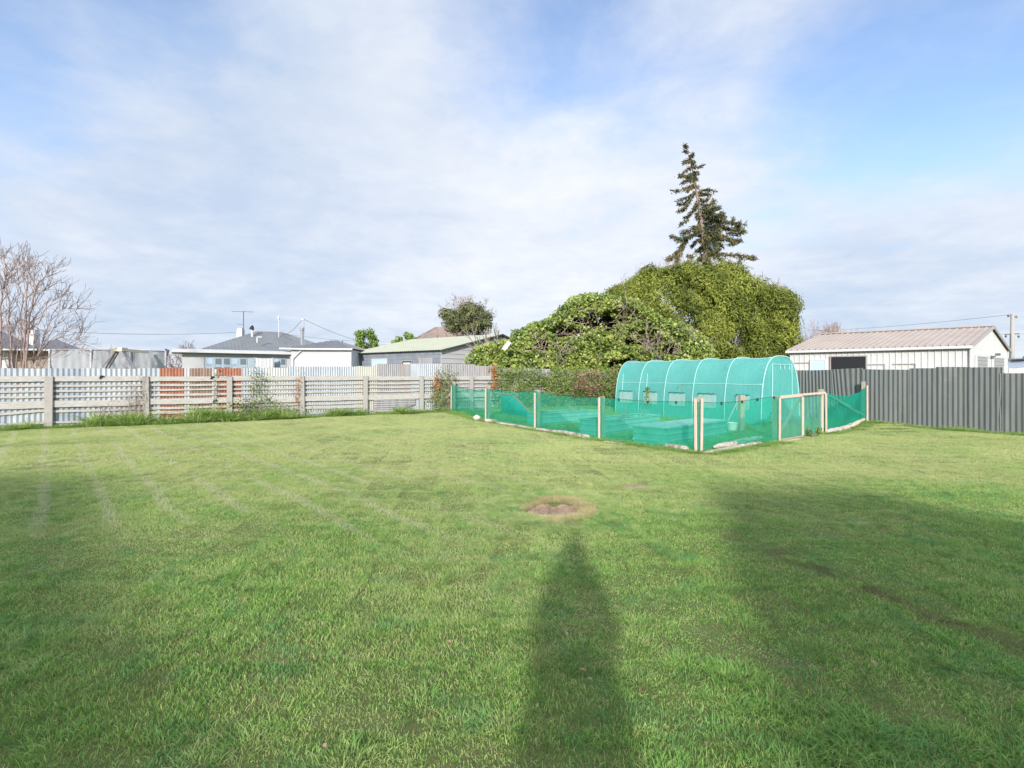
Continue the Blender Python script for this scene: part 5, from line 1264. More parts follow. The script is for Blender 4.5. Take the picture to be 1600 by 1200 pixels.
def build_house():
    d = Vector((.84, .54, 0)).normalized(); e = Vector((-d.y, d.x, 0)); n = -e
    a = Vector(((272-CX)/F*27.2, 27.2, 0)); zf = 2.9
    def u_at(px, p=a): k = (px-CX)/F; return (k*p.y-p.x)/(d.x-k*d.y)
    def z_at(py, u, p=a): return CH+(HZ-py)/F*(p.y+d.y*u)
    wl, wr = u_at(285), u_at(453); D = 3.0
    t = thing('white_house', tuple(a+d*3+e*3), 'white bungalow with grey hipped roofs and red trim behind the patched fence', 'house')
    mb = MB(); p0 = a+d*wl; p1 = a+d*wr
    mb.quad(p0, p1, p1+UP*(zf-.1), p0+UP*(zf-.1)); mb.quad(p0+e*D, p0, p0+UP*(zf-.1), p0+e*D+UP*(zf-.1)); mb.quad(p1, p1+e*D, p1+e*D+UP*(zf-.1), p1+UP*(zf-.1))
    for px in (317.5,): wbox(mb, a, d, n, u_at(px), u_at(px)+.05, 0, zf-.12, .03, .003)
    mb.build('wall', M['whitewall'], t)
    mb = MB(); f0 = u_at(268); f1 = u_at(454); n1 = 2
    q0 = a+d*f0-e*.55; q1 = a+d*f1-e*.55
    mb.quad(q0+UP*zf, q1+UP*zf, q1+e*(D+.6)+UP*(zf+.22), q0+e*(D+.6)+UP*(zf+.22)); mb.quad(q0+UP*(zf-.13), q0+e*(D+.6)+UP*(zf-.1), q1+e*(D+.6)+UP*(zf-.1), q1+UP*(zf-.13))
    mb.quad(q0+UP*(zf-.13), q1+UP*(zf-.13), q1+UP*zf, q0+UP*zf); mb.quad(q0+e*(D+.6)+UP*(zf-.1), q0+UP*(zf-.13), q0+UP*zf, q0+e*(D+.6)+UP*(zf+.22))
    mb.build('flat_roof', M['white'], t)
    # window band
    def window(px0, px1, ytop, nmull, fan=True, frm='bluetrim'):
        u0, u1 = u_at(px0), u_at(px1); zt = z_at(ytop, (u0+u1)/2); mb = MB(); wbox(mb, a, d, n, u0, u1, 1.0, zt, .02, .01); o = mb.build('window', M[frm], t)
        for k in range(nmull):
            x0 = lerp(u0, u1, k/nmull)+.06; x1 = lerp(u0, u1, (k+1)/nmull)-.06
            mb = MB()
            if fan: wbox(mb, a, d, n, x0, x1, zt-.42, zt-.10, .015, .035)
            wbox(mb, a, d, n, x0, x1, 1.0, zt-.58 if fan else zt-.1, .015, .035); mb.build('pane', M['glass' if (k % 3) else 'paleglass'], o)
    window(321, 386, 557.5, 5); window(427, 447, 558.5, 2, True)
    mb = MB(); u0, u1 = u_at(388), u_at(403); wbox(mb, a, d, n, u0, u1, .3, z_at(557, (u0+u1)/2), .04, .01); mb.build('door', M['bluetrim'], t)
    # main hipped roof behind with red fascia
    Y2 = 33.0; b0 = Vector(((312-CX)/F*Y2, Y2, 0)); ze = CH+(HZ-545.5)/F*Y2; 
    rlen = 9.2; b1 = b0+d*rlen; Dm = 7.6
    apx = 1.5
    mb = MB(); hip(mb, b0, b1, e, Dm, ze, ze+1.62, 3.75, .22, .02); mb.build('roof', M['slate'], t)
    mb = MB(); mb.beam(b0-e*.02+UP*(ze-.10), b1-e*.02+UP*(ze-.10), .17, .04); mb.build('red_fascia', M['redtrim'], t)
    mb = MB(); i = .3
    w0, w1 = b0+d*i+e*i, b1-d*i+e*i; w2, w3 = w1+e*(Dm-.6), w0+e*(Dm-.6)
    for x, y in ((w0, w1), (w1, w2), (w2, w3), (w3, w0)): mb.quad(x, y, y+UP*(ze-.01), x+UP*(ze-.01))
    mb.build('wall', M['whitewall'], t)
    # right wing: white box with its own hipped roof
    Yw = 27.6; c0 = Vector(((455-CX)/F*Yw, Yw, 0)); c1 = Vector(((549-CX)/F*Yw, Yw+.0, 0)); dd = (c1-c0).normalized(); ee = Vector((-dd.y, dd.x, 0)); Lw = (c1-c0).length; zw = CH+(HZ-546.5)/F*Yw
    mb = MB(); Dw = 5
    for x, y in ((c0, c1), (c1, c1+ee*Dw), (c1+ee*Dw, c0+ee*Dw), (c0+ee*Dw, c0)): mb.quad(x, y, y+UP*zw, x+UP*zw)
    mb.build('wall', M['whitewall'], t)
    mb = MB(); h0 = c0-dd*.5-ee*.2; h1 = c1+dd*.12-ee*.2; hip(mb, h0, h1, ee, Dw+.4, zw+.05, zw+.05+.62, 1.75, .22, .02); mb.build('roof', M['slate'], t)['label'] = 'grey hipped roof of the right wing'
    mb = MB(); mb.tube([h0+UP*(zw+.05)-dd*.05, h0+UP*(zw+.02)+dd*1.2, h1+UP*(zw+.01)], .055, 7); mb.build('gutter', M['white'], t)
    mb = MB(); g0 = c0+dd*.0-ee*.07; mb.tube([g0+UP*(zw-.02)+dd*.6, g0+dd*.35+UP*(zw-.25), g0+dd*.12+UP*(zw-.5), g0+dd*.1+UP*.3], .045, 6); mb.build('downpipe', M['white'], t)
    # chimneys, flues, aerials
    def P(px, py, Y): return at(px, py, Y)
    mb = MB(); p = P(376, 527, 38); mb.box(P(376, 521, 38)-UP*.5, (.40, .4, 1.5)); mb.box(P(376, 514.5, 38), (.34, .34, .16)); mb.build('chimney', M['white'], t)
    mb = MB(); q = P(394, 522, 37); mb.tube([q-UP*.6, P(394, 514, 37)], .08, 8); mb.build('flue', M['white'], t)
    mb = MB(); mb.tube([P(393, 515, 37), P(394, 511, 37), P(394.8, 508, 37)], [.17, .13, .02], 8); mb.build('cowl', M['black'], t)
    mb = MB(); mb.tube([P(380.5, 524, 37.5)-UP*.5, P(380.5, 486, 37.5)], .028, 6)
    mb.beam(P(362, 486.5, 37.5), P(396, 487.5, 37.5), .03, .03); mb.beam(P(370, 506, 37.5), P(380, 507.5, 37.5), .03, .03)
    for px in (364, 368, 372, 377, 383, 388, 393): mb.beam(P(px, 486.7, 37.2), P(px, 486.7, 37.8), .016, .016)
    mb.build('aerial', M['darkgrey'], t)
    mb = MB(); mb.tube([P(435.6, 528, 38)-UP*.4, P(435.6, 492, 38)], .03, 6); mb.box(P(435.6, 497, 38), (.12, .12, .16)); mb.build('mast', M['white'], t)
    mb = MB(); mb.tube([P(472, 533, 31)-UP*.3, P(472, 516, 31)], .09, 10); mb.tube([P(472, 516.5, 31), P(472, 512, 31)], .13, 10); mb.build('flue', mat('grey_pipe', (.25, .25, .27), .5), t)
    mb = MB(); mb.tube([P(475, 533, 31.5)-UP*.3, P(475, 498, 31.5)], .022, 6); mb.box(P(473, 499, 31.5), (.16, .1, .1)); mb.build('mast', M['galv'], t)
    mb = MB(); mb.tube([P(535, 543, 30)-UP*.1, P(535, 532.5, 30)], .035, 6); mb.build('vent_pipe', M['darkgrey'], t)
    mb = MB(); v = P(402, 531, 35.2); mb.tube([v-UP*.2, v+UP*.18], .06, 8); mb.beam(v+UP*.2-d*.02, v+UP*.2+d*.28, .09, .16); mb.build('roof_vent', M['white'], t)
    # service wires
    def wirething(pts, lab, r=.012):
        mb = MB(); mb.tube(pts, r, 4); tag(mb.build('overhead_wire', M['darkgrey'], loc=tuple(pts[0])), lab, 'wire')
    def cat(a_, b_, sag, n=14): return [lerp(a_, b_, i/n)-UP*(4*sag*(i/n)*(1-i/n)) for i in range(n+1)]
    wirething(cat(P(-60, 506, 30), P(374, 519, 38), .35), 'long dark wire sloping from the left edge to the white chimney', .016)
    wirething(cat(P(440, 523, 38), P(472, 499, 31.5), .25), 'short slack wire from the roof up to the flue mast')
    wirething(cat(P(475, 499, 31.5), P(640, 533, 60), .9), 'thin wire dropping right from the flue mast past the green tree')
    wirething(cat(P(440, 521.5, 38), P(640, 533, 60), .3), 'thin nearly level wire behind the flue and small green tree')
    # pale clutter on the terrace: white laundry on a line
    y0 = a+n*.5; t2 = thing('clothes_line', tuple(y0+d*u_at(415)), 'white washing hung on a line in front of the bungalow windows', 'washing')
    mb = MB(); L0, L1 = u_at(396), u_at(425); zl = z_at(560, (L0+L1)/2); mb.tube([y0+d*L0+UP*(zl+.02), y0+d*(L0+L1)/2+UP*(zl-.03), y0+d*L1+UP*(zl+.02)], .008, 4)
    for u in (L0, L1): mb.tube([y0+d*u, y0+d*u+UP*(zl+.05)], .03, 6)
    mb.build('line', M['galv'], t2)
    rr = random.Random(4)
    for k in range(5):
        u = lerp(L0, L1, (k+.5)/5); w = rr.uniform(.22, .34); h = rr.uniform(.5, .8); mb = MB()
        for i in range(7):
            x = u-w/2+w*i/6; mb.v.append(tuple(y0+d*x+UP*(zl-.01)+n*.01)); mb.v.append(tuple(y0+d*x+n*(.03*math.sin(i*2))+UP*(zl-h+.06*math.sin(i))))
        for i in range(6): mb.f.append((2*i, 2*i+2, 2*i+3, 2*i+1))
        mb.build('garment', M['white'], t2, smooth=True)
build_house()

def build_left_house():
    Y = 34.0; t = thing('dark_roofed_house', ((40-CX)/F*Y, Y, 0), 'far house with dark slate roof and brick wall behind the leafless shrub', 'house')
    def P(px, py, Yy=Y): return at(px, py, Yy)
    def G0(px, Yy=Y): return Vector(((px-CX)/F*Yy, Yy, 0))
    mb = MB()
    # left gable block
    e0 = P(-80, 548, 32); r0 = P(-80, 500, 36); 
    mb.quad(P(-80, 545, 32), P(58, 545, 33), P(0, 516, 37), P(-80, 505, 37)); mb.poly([P(58, 545, 33), P(62, 545, 41), P(0, 516, 37)])
    # right hip
    mb.quad(P(52, 546, 33.5), P(130, 546, 33.5), P(88, 530, 36), P(84, 530, 36)); mb.poly([P(130, 546, 33.5), P(128, 546.5, 40), P(88, 530, 36)]); mb.poly([P(52, 546, 33.5), P(84, 530, 36), P(50, 546, 40)])
    mb.build('roof', M['darktile'], t)
    mb = MB(); f = 33.9; zt = CH+(HZ-545)/F*f-.05; mb.box(G0(-10, 35.5)+UP*zt/2, (5.4, 3.4, zt)); mb.build('wall', M['white'], t)['label'] = 'white wall'
    mb = MB(); zt = CH+(HZ-547)/F*34.2; mb.box(G0(92, 36.0)+UP*zt/2, (2.6, 3.6, zt)); mb.build('brick_wall', M['brick'], t)
    mb = MB(); mb.box(P(53, 532, 35), (.45, .4, 1.4)); mb.box(P(53, 522, 35), (.5, .45, .1)); mb.build('chimney', M['white'], t)
    mb = MB(); mb.beam(P(-80, 546, 31.9), P(58, 546.3, 32.9), .10, .10); mb.beam(P(52, 547, 33.4), P(130, 547, 33.4), .10, .10); mb.build('gutter', M['white'], t)
build_left_house()

def build_screen():
    Y0, Y1 = 21.5, 22.5; t = thing('windbreak_screen', tuple(at(170, HZ, 22)-UP*CH), 'pale grey windbreak cloth screen with white poles behind the left fence', 'screen')
    def P(px, py): Yy = lerp(Y0, Y1, (px-78)/182); return at(px, py, Yy)
    tops = [(78, 546), (100, 545), (143, 546), (165, 546), (204, 546), (240, 547), (258, 547.5), (262, 549)]
    xs = np.linspace(78, 261, 60)
    for (a, b) in ((78, 143), (143, 204), (204, 261)):
        mb = MB(); xs = np.linspace(a, b, 24); nz = 8
        for i, x in enumerate(xs):
            pt = P(x, interp(tops, x)+.5*math.sin((x-a)/(b-a)*math.pi)); 
            for k in range(nz+1):
                v = k/nz; mb.v.append((pt.x, pt.y+.03*math.sin(x*.5)+.05*math.sin(v*9+x*.12), pt.z*v))
        for i in range(len(xs)-1):
            for k in range(nz): q = i*(nz+1)+k; mb.f.append((q, q+nz+1, q+nz+2, q+1))
        mb.build('cloth', M['screen'], t, smooth=True)
    for x in (79, 143.5, 204.5, 260):
        p = P(x, interp(tops, x)-.5); mb = MB(); mb.tube([(p.x, p.y-.05, 0), (p.x, p.y-.05, p.z)], .035, 7); mb.build('pole', M['white'], t)
    mb = MB(); mb.tube([P(x, interp(tops, x)+.2)-Vector((0, .04, 0)) for x in (79, 143, 204, 260)], .018, 5); mb.build('top_rail', M['galv'], t)
    # A-frame swing
    Yy = 20.3; s = thing('swing_frame', tuple(at(186, HZ, Yy)-UP*CH), 'timber A-frame swing with cream top joint in front of the grey screen', 'swing')
    def Q(px, py, dy=0): return at(px, py, Yy+dy)
    top = Q(187, 547)
    for (fx, dy, m) in ((166, -.5, 'galvold'), (170.5, .2, 'white'), (202, -.4, 'galvold'), (206, .3, 'galvpale')):
        mb = MB(); b = Q(fx, 576, dy); v = (b-(top+Vector((.0, dy*.2, 0)))).normalized(); e_ = top+Vector((.08 if fx > 187 else -.08, dy*.2, 0)); k = e_.z/(-v.z); mb.beam(e_, e_+v*k, .10, .10, Vector((0, 1, 0))); mb.build('leg', M[m], s)
    mb = MB(); mb.box(top+UP*.02, (.42, .34, .16)); mb.build('top_joint', M['cream'], s, bevel=.02)
    mb = MB(); mb.beam(top+UP*.0, top+Vector((-.1, 1.7, 0)), .11, .11); mb.build('cross_beam', M['cream'], s)
    for dx in (-.06, .06):
        mb = MB(); mb.tube([top+Vector((dx, .7, 0)), top+Vector((dx, .75, -1.6))], .012, 4); mb.build('rope', M['galv'], s)
    # grey pole with a black flap at the left end of the house
    mb = MB(); p = at(259.5, 545, 23); mb.tube([(p.x, p.y, 0), p], .04, 6); mb.box(at(261, 551, 22.95), (.13, .05, .28), (Vector((1, 0, -.3)).normalized(), Vector((0, 1, 0)), Vector((.3, 0, 1)).normalized()))
    tag(mb.build('garden_lamp', M['darkgrey'], loc=(p.x, p.y, 0)), 'thin pole with small black head at right end of the grey screen', 'pole')
build_screen()

def build_tile_house():
    Y = 52.0; t = thing('tiled_house', tuple(at(690, HZ, Y)-UP*CH), 'distant house with brown tiled hip roof left of the round half-bare tree', 'house')
    def P(px, py, dy=0): return at(px, py, Y+dy)
    mb = MB(); A, B, C, D = P(644, 532, -2), P(735, 532, -2), P(735, 532, 6), P(644, 532, 6); r0, r1 = P(681, 512, 2), P(706, 512, 2)
    mb.quad(A, B, r1, r0); mb.poly([B, C, r1]); mb.quad(C, D, r0, r1); mb.poly([D, A, r0])
    # courses and hip ridges
    for k in range(1, 9): f = k/9; mb.beam(lerp(A, r0, f), lerp(B, r1, f), .05, .05)
    for x, y in ((A, r0), (B, r1), (r0, r1)): mb.beam(x, y, .14, .18)
    a2, b2 = P(652, 534, -4), P(682, 534, -4); r2 = P(661, 520, -1); r3 = P(684, 519, 1); mb.quad(a2, b2, r3, r2); mb.poly([P(650, 534, 0), a2, r2])
    mb.build('roof', M['tile'], t)
    mb = MB(); zt = CH+(HZ-532)/F*50; c = at(690, HZ, 54); mb.box((c.x, c.y, zt/2-.1), (5, 7, zt-.2)); mb.build('wall', M['brick'], t)
build_tile_house()

def build_pole():
    Y = 48.0
    def P(px, py, dy=0): return at(px, py, Y+dy)
    t = thing('power_pole', tuple(P(1581, HZ)-UP*CH), 'weathered power pole with crossarms beyond the garage at right', 'power pole')
    mb = MB(); b = P(1580.5, HZ); b.z = 0; mb.tube([b, P(1582, 490.5)], [.22, .15], 10); mb.build('pole', M['oldwood'], t, smooth=True)
    mb = MB(); b2 = P(1577.3, HZ); b2.z = 0; mb.tube([b2, P(1579, 521)], [.10, .06], 6); mb.build('brace', M['darkgrey'], t)
    mb = MB(); mb.beam(P(1574.5, 493, .3), P(1589, 494.5, -.3), .10, .10); mb.build('crossarm', M['oldwood'], t)
    mb = MB(); mb.beam(P(1571, 522.5), P(1592, 521.5), .09, .09); mb.build('crossarm', M['darkgrey'], t)
    for px, py in ((1575.5, 491.5), (1588, 493), (1571.5, 523.5), (1591.5, 524)):
        mb = MB(); p = P(px, py); mb.tube([p, p+UP*-.12, p-UP*.24], [.05, .09, .04], 8); mb.build('insulator', M['darkgrey'], t)
    def cat(a_, b_, sag, n=20): return [lerp(a_, b_, i/n)-UP*(4*sag*(i/n)*(1-i/n)) for i in range(n+1)]
    for (a, b, s, lab) in ((P(1571.5, 522), at(1200, 505, 90), .8, 'lower power line running left from the pole'), (P(1591.5, 521.5), at(1750, 520, 44), .1, 'lower power line running right from the pole'), (P(1575, 492), at(1180, 515, 120), .8, 'upper thin power line running left from the pole top')):
        mb = MB(); mb.tube(cat(a, b, s), .018, 4); tag(mb.build('overhead_wire', M['darkgrey'], loc=tuple(a)), lab, 'wire')
    # parked vehicle roof and a low cream wall beyond the fence
    v = thing('parked_van', tuple(at(1598, HZ, 30)-UP*CH), 'silver vehicle with roof rack showing over the fence at right edge', 'vehicle')
    c = at(1615, HZ, 30); x0 = at(1576, HZ, 30).x; 
    # body profile along x, extruded in depth
    zt = CH+(HZ-561)/F*30; zb = CH+(HZ-573.5)/F*30
    prof = [(0, .35), (0, zb-.25), (.12, zb-.12), (.9, zb), (1.2, zt-.14), (1.4, zt-.08), (3.6, zt-.08), (4.0, zb), (4.15, zb-.3), (4.15, .35)]
    def vx(u): return x0-.55+u
    mb = MB(); n0 = len(mb.v); m_ = len(prof)
    for y in (29.2, 30.9):
        for (u, z) in prof: mb.v.append((vx(u), y+(.12 if y < 30 else -.12)*(1 if z > zb else 0), z))
    for k in range(m_): a, b = k, (k+1) % m_; mb.f.append((a, b, b+m_, a+m_))
    mb.f.append(tuple(range(m_))[::-1]); mb.f.append(tuple(range(m_, 2*m_)))
    mb.build('body', mat('silver_paint', (.50, .54, .60), .3, .5, .3), v, bevel=.03)
    for (u0, u1) in ((1.28, 2.0), (2.08, 2.8), (2.88, 3.5)):
        mb = MB(); mb.box((vx((u0+u1)/2), 29.24, (zt+zb)/2-.05), (u1-u0, .06, (zt-zb)*.62)); mb.build('window', M['glass'], v)
    mb = MB(); mb.box((vx(2.4), 30.05, zt+.02), (2.6, 1.3, .05)); 
    for u in (1.4, 2.2, 3.0): mb.box((vx(u), 30.05, zt-.04), (.05, 1.4, .08))
    mb.build('roof_rack', M['white'], v)
    for u in (.8, 3.3):
        for y in (29.28, 30.82):
            mb = MB(); mb.tube([(vx(u), y-.1, .33), (vx(u), y+.1, .33)], .33, 18); w = mb.build('wheel', M['black'], v); mb = MB(); mb.tube([(vx(u), y-.11, .33), (vx(u), y+.11, .33)], .19, 12); mb.build('rim', M['galv'], w)
    w = MB(); zc = CH+(HZ-576)/F*26; p = at(1577, HZ, 26); w.box((p.x+3, 26, zc/2), (6.2, .15, zc)); tag(w.build('garden_wall', M['cream'], loc=(p.x+3, 26, 0)), 'low cream garden wall right of the garage', 'wall')
build_pole()

# ------------------------------------------------------------------ small things
def blob(name, c, r, material, label, cat, seed, group=None, rough=.2):
    rr = random.Random(seed); mb = MB(); n, m_ = 12, 8
    for i in range(m_+1):
        th = math.pi*i/m_
        for k in range(n):
            a = 2*math.pi*k/n; q = 1+rough*math.sin(a*2+seed+th*3)*.5+rr.uniform(-rough, rough)*.25
            mb.v.append((c[0]+r[0]*q*math.sin(th)*math.cos(a), c[1]+r[1]*q*math.sin(th)*math.sin(a), c[2]+r[2]*q*math.cos(th)))
    for i in range(m_):
        for k in range(n): a = i*n+k; b = i*n+(k+1) % n; mb.f.append((a, a+n, b+n, b))
    return tag(mb.build(name, M[material], loc=(c[0], c[1], 0), smooth=True), label, cat, group)
x, y = gpt(745, 657); blob('stone', (x, y, .09), (.125, .11, .10), 'stone', 'rounded whitish stone in the grass by the far netting corner', 'stone', 3)
def timber(p, q, w, h, label, seed, name='old_log', cat='log', material='log', rag=.25, grp=None, z=.0):
    rr = random.Random(seed); p = Vector((p[0], p[1], z)); q = Vector((q[0], q[1], z)); d = (q-p).normalized(); s = Vector((-d.y, d.x, 0)); n = 14; mb = MB(); K_ = 8
    for i in range(n+1):
        f = i/n; c = lerp(p, q, f)+UP*(h*.45)+s*rr.uniform(-.01, .01); e = (.55 if i in (0, n) else 1)
        for k in range(K_):
            a = 2*math.pi*k/K_; j = 1+rag*rr.uniform(-.5, .5); c2 = c+s*(math.copysign(abs(math.cos(a))**.7, math.cos(a))*w/2*j*e)+UP*(math.copysign(abs(math.sin(a))**.7, math.sin(a))*h/2*j*e); mb.v.append((c2.x, c2.y, max(-.02, c2.z+gh(c2.x, c2.y))))
    for i in range(n):
        for k in range(K_): a = i*K_+k; b = i*K_+(k+1) % K_; mb.f.append((a, b, b+K_, a+K_))
    mb.f.append(tuple(range(K_))[::-1]); mb.f.append(tuple(n*K_+k for k in range(K_)))
    o = mb.build(name, M[material], loc=((p.x+q.x)/2, (p.y+q.y)/2, 0)); return tag(o, label, cat, grp)
G = gpt
LG = 'old timbers holding down the netting'
timber(G(1009, 693.5), G(1074, 706), .15, .12, 'pinkish rounded log in front of the covered bed, left of the corner posts', 1, grp=LG)
timber(G(1100, 709.5), G(1188, 694), .13, .07, 'bottom weathered split plank right of the corner posts', 2, 'old_plank', 'plank', grp=LG, rag=.5)
timber(G(1116, 705.5), G(1190, 690.5), .10, .09, 'upper weathered split plank lying on the bottom one right of the corner posts', 3, 'old_plank', 'plank', z=.06, grp=LG, rag=.6)
timber(G(838, 671.5), G(876, 677), .14, .08, 'grey plank just right of the second batten from the iron fence', 4, 'old_plank', 'plank', grp=LG)
timber(G(873, 676.5), G(919, 684.5), .14, .10, 'dark cracked log left of the batten before the corner', 5, grp=LG, rag=.5)
timber(G(776, 662), G(836, 671), .16, .07, 'light grey plank between the second and third battens', 6, 'old_plank', 'plank', grp=LG)
timber(G(760, 659.5), G(773, 661), .2, .12, 'short stub of pale log at the foot of the batten nearest the white stone', 7, grp=LG)
timber(G(942, 691.5), G(978, 695.5), .08, .04, 'thin pale board half hidden in grass between corner log and batten', 8, 'old_plank', 'plank', grp=LG)
timber(G(1293, 677.5), G(1338, 669), .14, .13, 'brown cracked log under the dense net right of the gate', 9, grp=LG, rag=.4)
timber(G(1330, 672), G(1366, 661.5), .10, .10, 'pinkish board propped at the end of the dense net', 10, 'old_plank', 'plank', 'stake', .1, LG, z=.05)
timber(G(1362, 664), G(1384, 667.5), .10, .06, 'short grey stick lying at the foot of the grey fence', 11, 'old_plank', 'plank', grp=LG)
timber(G(1219, 690.8), G(1252, 686), .05, .03, 'thin strip of wood on the ground under the gate', 12, 'wood_strip', 'plank', 'stake', .1)

def bucket():
    x, y = G(1144, 677); t = thing('bucket', (x, y, 0), 'white plastic bucket standing in the netted garden by a post', 'bucket')
    mb = MB(); n = 24; rs = [(.0, .10), (.0, .105), (.25, .135), (.25, .142), (.275, .142), (.275, .128), (.05, .10), (.05, .0)]
    rs = [(z, r) for z, r in rs]; 
    for (z, r) in rs:
        for k in range(n): a = 2*math.pi*k/n; mb.v.append((x+r*math.cos(a), y+r*math.sin(a), z+.01))
    for i in range(len(rs)-1):
        for k in range(n): a = i*n+k; b = i*n+(k+1) % n; mb.f.append((a, b, b+n, a+n))
    mb.f.append(tuple(range(n))[::-1]); mb.build('pail', M['bucket'], t, smooth=False)
    mb = MB(); mb.tube([(x+.145*math.cos(a), y-.02-.06*math.sin(a), .26-.13*math.sin(a)) for a in np.linspace(0, math.pi, 14)], .005, 5); mb.build('handle', M['galv'], t)
    mb = MB(); p0 = Vector((*G(1128, 677), 0.0)); p1 = at(1151, 630, 13.1); mb.tube([p0, lerp(p0, p1, .5), p1], .014, 6); tag(mb.build('leaning_stick', M['white'], loc=tuple(p0)), 'thin white stick leaning against the thick post beside the bucket', 'stick')
    px_, py_ = G(1158, 677.5); t = MB(); t.box((px_, py_, .5), (.13, .13, 1.02), (Vector((.97, .2, 0)).normalized(), Vector((-.2, .97, 0)).normalized(), Vector((.02, 0, 1)).normalized())); tag(t.build('wooden_post', M['postwood'], loc=(px_, py_, 0), bevel=.008), 'thick square wooden post inside the netting behind the white bucket', 'post')
bucket()

def plants():
    rr = random.Random(8)
    x, y = G(1070, 656); t = thing('dead_plant', (x, y, 0), 'tall dried brown seed-stalk plant in front of the polytunnel', 'plant'); mb = MB(); P = []
    for k in range(16):
        a = rr.uniform(-.18, .18); h = rr.uniform(.7, 1.25); p = Vector((x+a, y+rr.uniform(-.1, .1), 0)); e = p+Vector((a*.5+rr.uniform(-.06, .06), rr.uniform(-.05, .05), h)); mb.tube([p, lerp(p, e, .5)+Vector((rr.uniform(-.03, .03), 0, 0)), e], [.010, .008, .005], 4)
        for q in range(46): f = rr.uniform(.35, 1); c = lerp(p, e, f); P.append((c.x+rr.gauss(0, .035), c.y+rr.gauss(0, .035), c.z))
    mb.build('stem', M['palebark'], t); P = np.array(P); V, Fc, r = leaf_mesh(P, RNG.normal(0, 1, P.shape), .045, .5); np_mesh('seed_heads', V, Fc, M['dead'], t, attr={'rnd': r})
    x, y = G(1012, 652); t = thing('young_shrub', (x, y, 0), 'slender yellow-green young plant in front of the polytunnel window', 'plant'); mb = MB(); P = []
    mb.tube([(x, y, 0), (x+.02, y, 1.05)], [.012, .005], 5)
    for q in range(260): z = rr.uniform(.35, 1.1); w = .13*(1.15-z)+.02; P.append((x+rr.gauss(0, w), y+rr.gauss(0, w), z))
    mb.build('stem', M['twig'], t); P = np.array(P); V, Fc, r = leaf_mesh(P, RNG.normal(0, 1, P.shape), .07, .35); np_mesh('leaves', V, Fc, M['bright'], t, attr={'rnd': r})
    # twigs lying on the middle bed and the far bed
    for bi, lab in ((1, 'loose dry twigs lying on the middle raised bed'), (0, 'dry curled stalks lying on the far raised bed')):
        n, d, w, L_, W = BEDS[bi]; mb = MB(); c = n+d*L_*.72+w*W*.45+UP*.34
        for k in range(7): grow(mb, c+Vector((rr.uniform(-.25, .25), rr.uniform(-.15, .15), 0)), (rr.uniform(-1, 1), rr.uniform(-.3, .3), rr.uniform(.1, .5)), .28, .010, 1, .8, 3, 0, 4, .6, None, 4, .25, .005, rr)
        tag(mb.build('dry_twigs', M['palebark'], loc=tuple(c)), lab, 'twigs')
    # tarp-covered heap by the far net with a hose over its edge
    a = Vector((*G(768, 650), 0)); b = Vector((*G(820, 660), 0)); mb = MB(); nx, nz = 16, 5; off = Vector((.35, .35, 0))
    tops = [(0, .80), (.35, .78), (.55, .62), (.8, .32), (1, .10)]; pts = []
    for i in range(nx+1):
        u = i/nx; p = lerp(a, b, u)+off; zt = interp(tops, u)
        for k in range(nz+1): v = k/nz; mb.v.append((p.x+.02*math.sin(u*9+v*4), p.y+.55*v**2+.02*math.sin(u*13), zt*math.sin(v*math.pi/2)))
        for k in range(1, nz+1): v = k/nz; mb.v.append((p.x, p.y+.55+.5*v, zt*math.cos(v*math.pi/2)))
        pts.append(Vector((p.x, p.y+.50, zt+.02)))
    S = 2*nz+1
    for i in range(nx):
        for k in range(S-1): q = i*S+k; mb.f.append((q, q+S, q+S+1, q+1))
    tag(mb.build('covered_heap', M['tarp'], loc=tuple(a+off), smooth=True), 'low heap under dark teal sheet inside the far end of the netting', 'heap')
    mb = MB(); mb.tube(pts+[pts[-1]+Vector((.1, -.1, -.08))], .022, 6); tag(mb.build('garden_hose', M['hose'], loc=tuple(pts[0])), 'pinkish hose draped along the top of the dark covered heap', 'hose')
    # coiled hose seen through the dense net by the gate
    c = Vector((*G(1316, 664), .35)); mb = MB(); p = []
    for k in range(60): a_ = k*.42; rr2 = .16+.02*math.sin(k*.7); p.append(c+Vector((rr2*math.cos(a_)+.3, .4+.03*math.sin(k), rr2*math.sin(a_)*.8+.0)))
    mb.tube(p, .012, 5); q = p[-1]; mb.tube([q, q+Vector((-.5, -.1, .25)), q+Vector((-.9, -.3, .5))], .012, 5); tag(mb.build('coiled_hose', mat('straw_hose', (.5, .42, .2), .5), loc=tuple(c)), 'coil of straw-coloured hose behind the dense net right of the gate', 'hose')
    # leafy weed at the gate foot
    x, y = G(1272, 683.5); t = thing('leafy_weed', (x, y, 0), 'small leafy green weed at the foot of the gate', 'weed'); P = []; mb = MB()
    for k in range(9): a_ = rr.uniform(0, 6.28); e = Vector((x+.13*math.cos(a_), y+.13*math.sin(a_), rr.uniform(.1, .32))); mb.tube([(x, y, 0), e], .004, 3); P += [(e.x+rr.gauss(0, .03), e.y+rr.gauss(0, .03), e.z*rr.uniform(.5, 1)) for _ in range(12)]
    mb.build('stem', M['twig'], t); P = np.array(P); V, Fc, r = leaf_mesh(P, np.broadcast_to([[0, -.4, .8]], P.shape)+RNG.normal(0, .4, P.shape), .07, .6); np_mesh('leaves', V, Fc, M['bright'], t, attr={'rnd': r})
    # white cloth caught in the ivy
    c = at(789, 540, 23.6); mb = MB()
    for i in range(6):
        for k in range(4): mb.v.append((c.x-.16+.055*i+.06*k, c.y+.15+.05*math.sin(i*2+k), c.z-.14+.075*i-.03*k))
    for i in range(5):
        for k in range(3): q = i*4+k; mb.f.append((q, q+1, q+5, q+4))
    tag(mb.build('white_sheet_scrap', M['white'], loc=tuple(c), smooth=True), 'white scrap of sheet showing through the left end of the ivy', 'sheet')
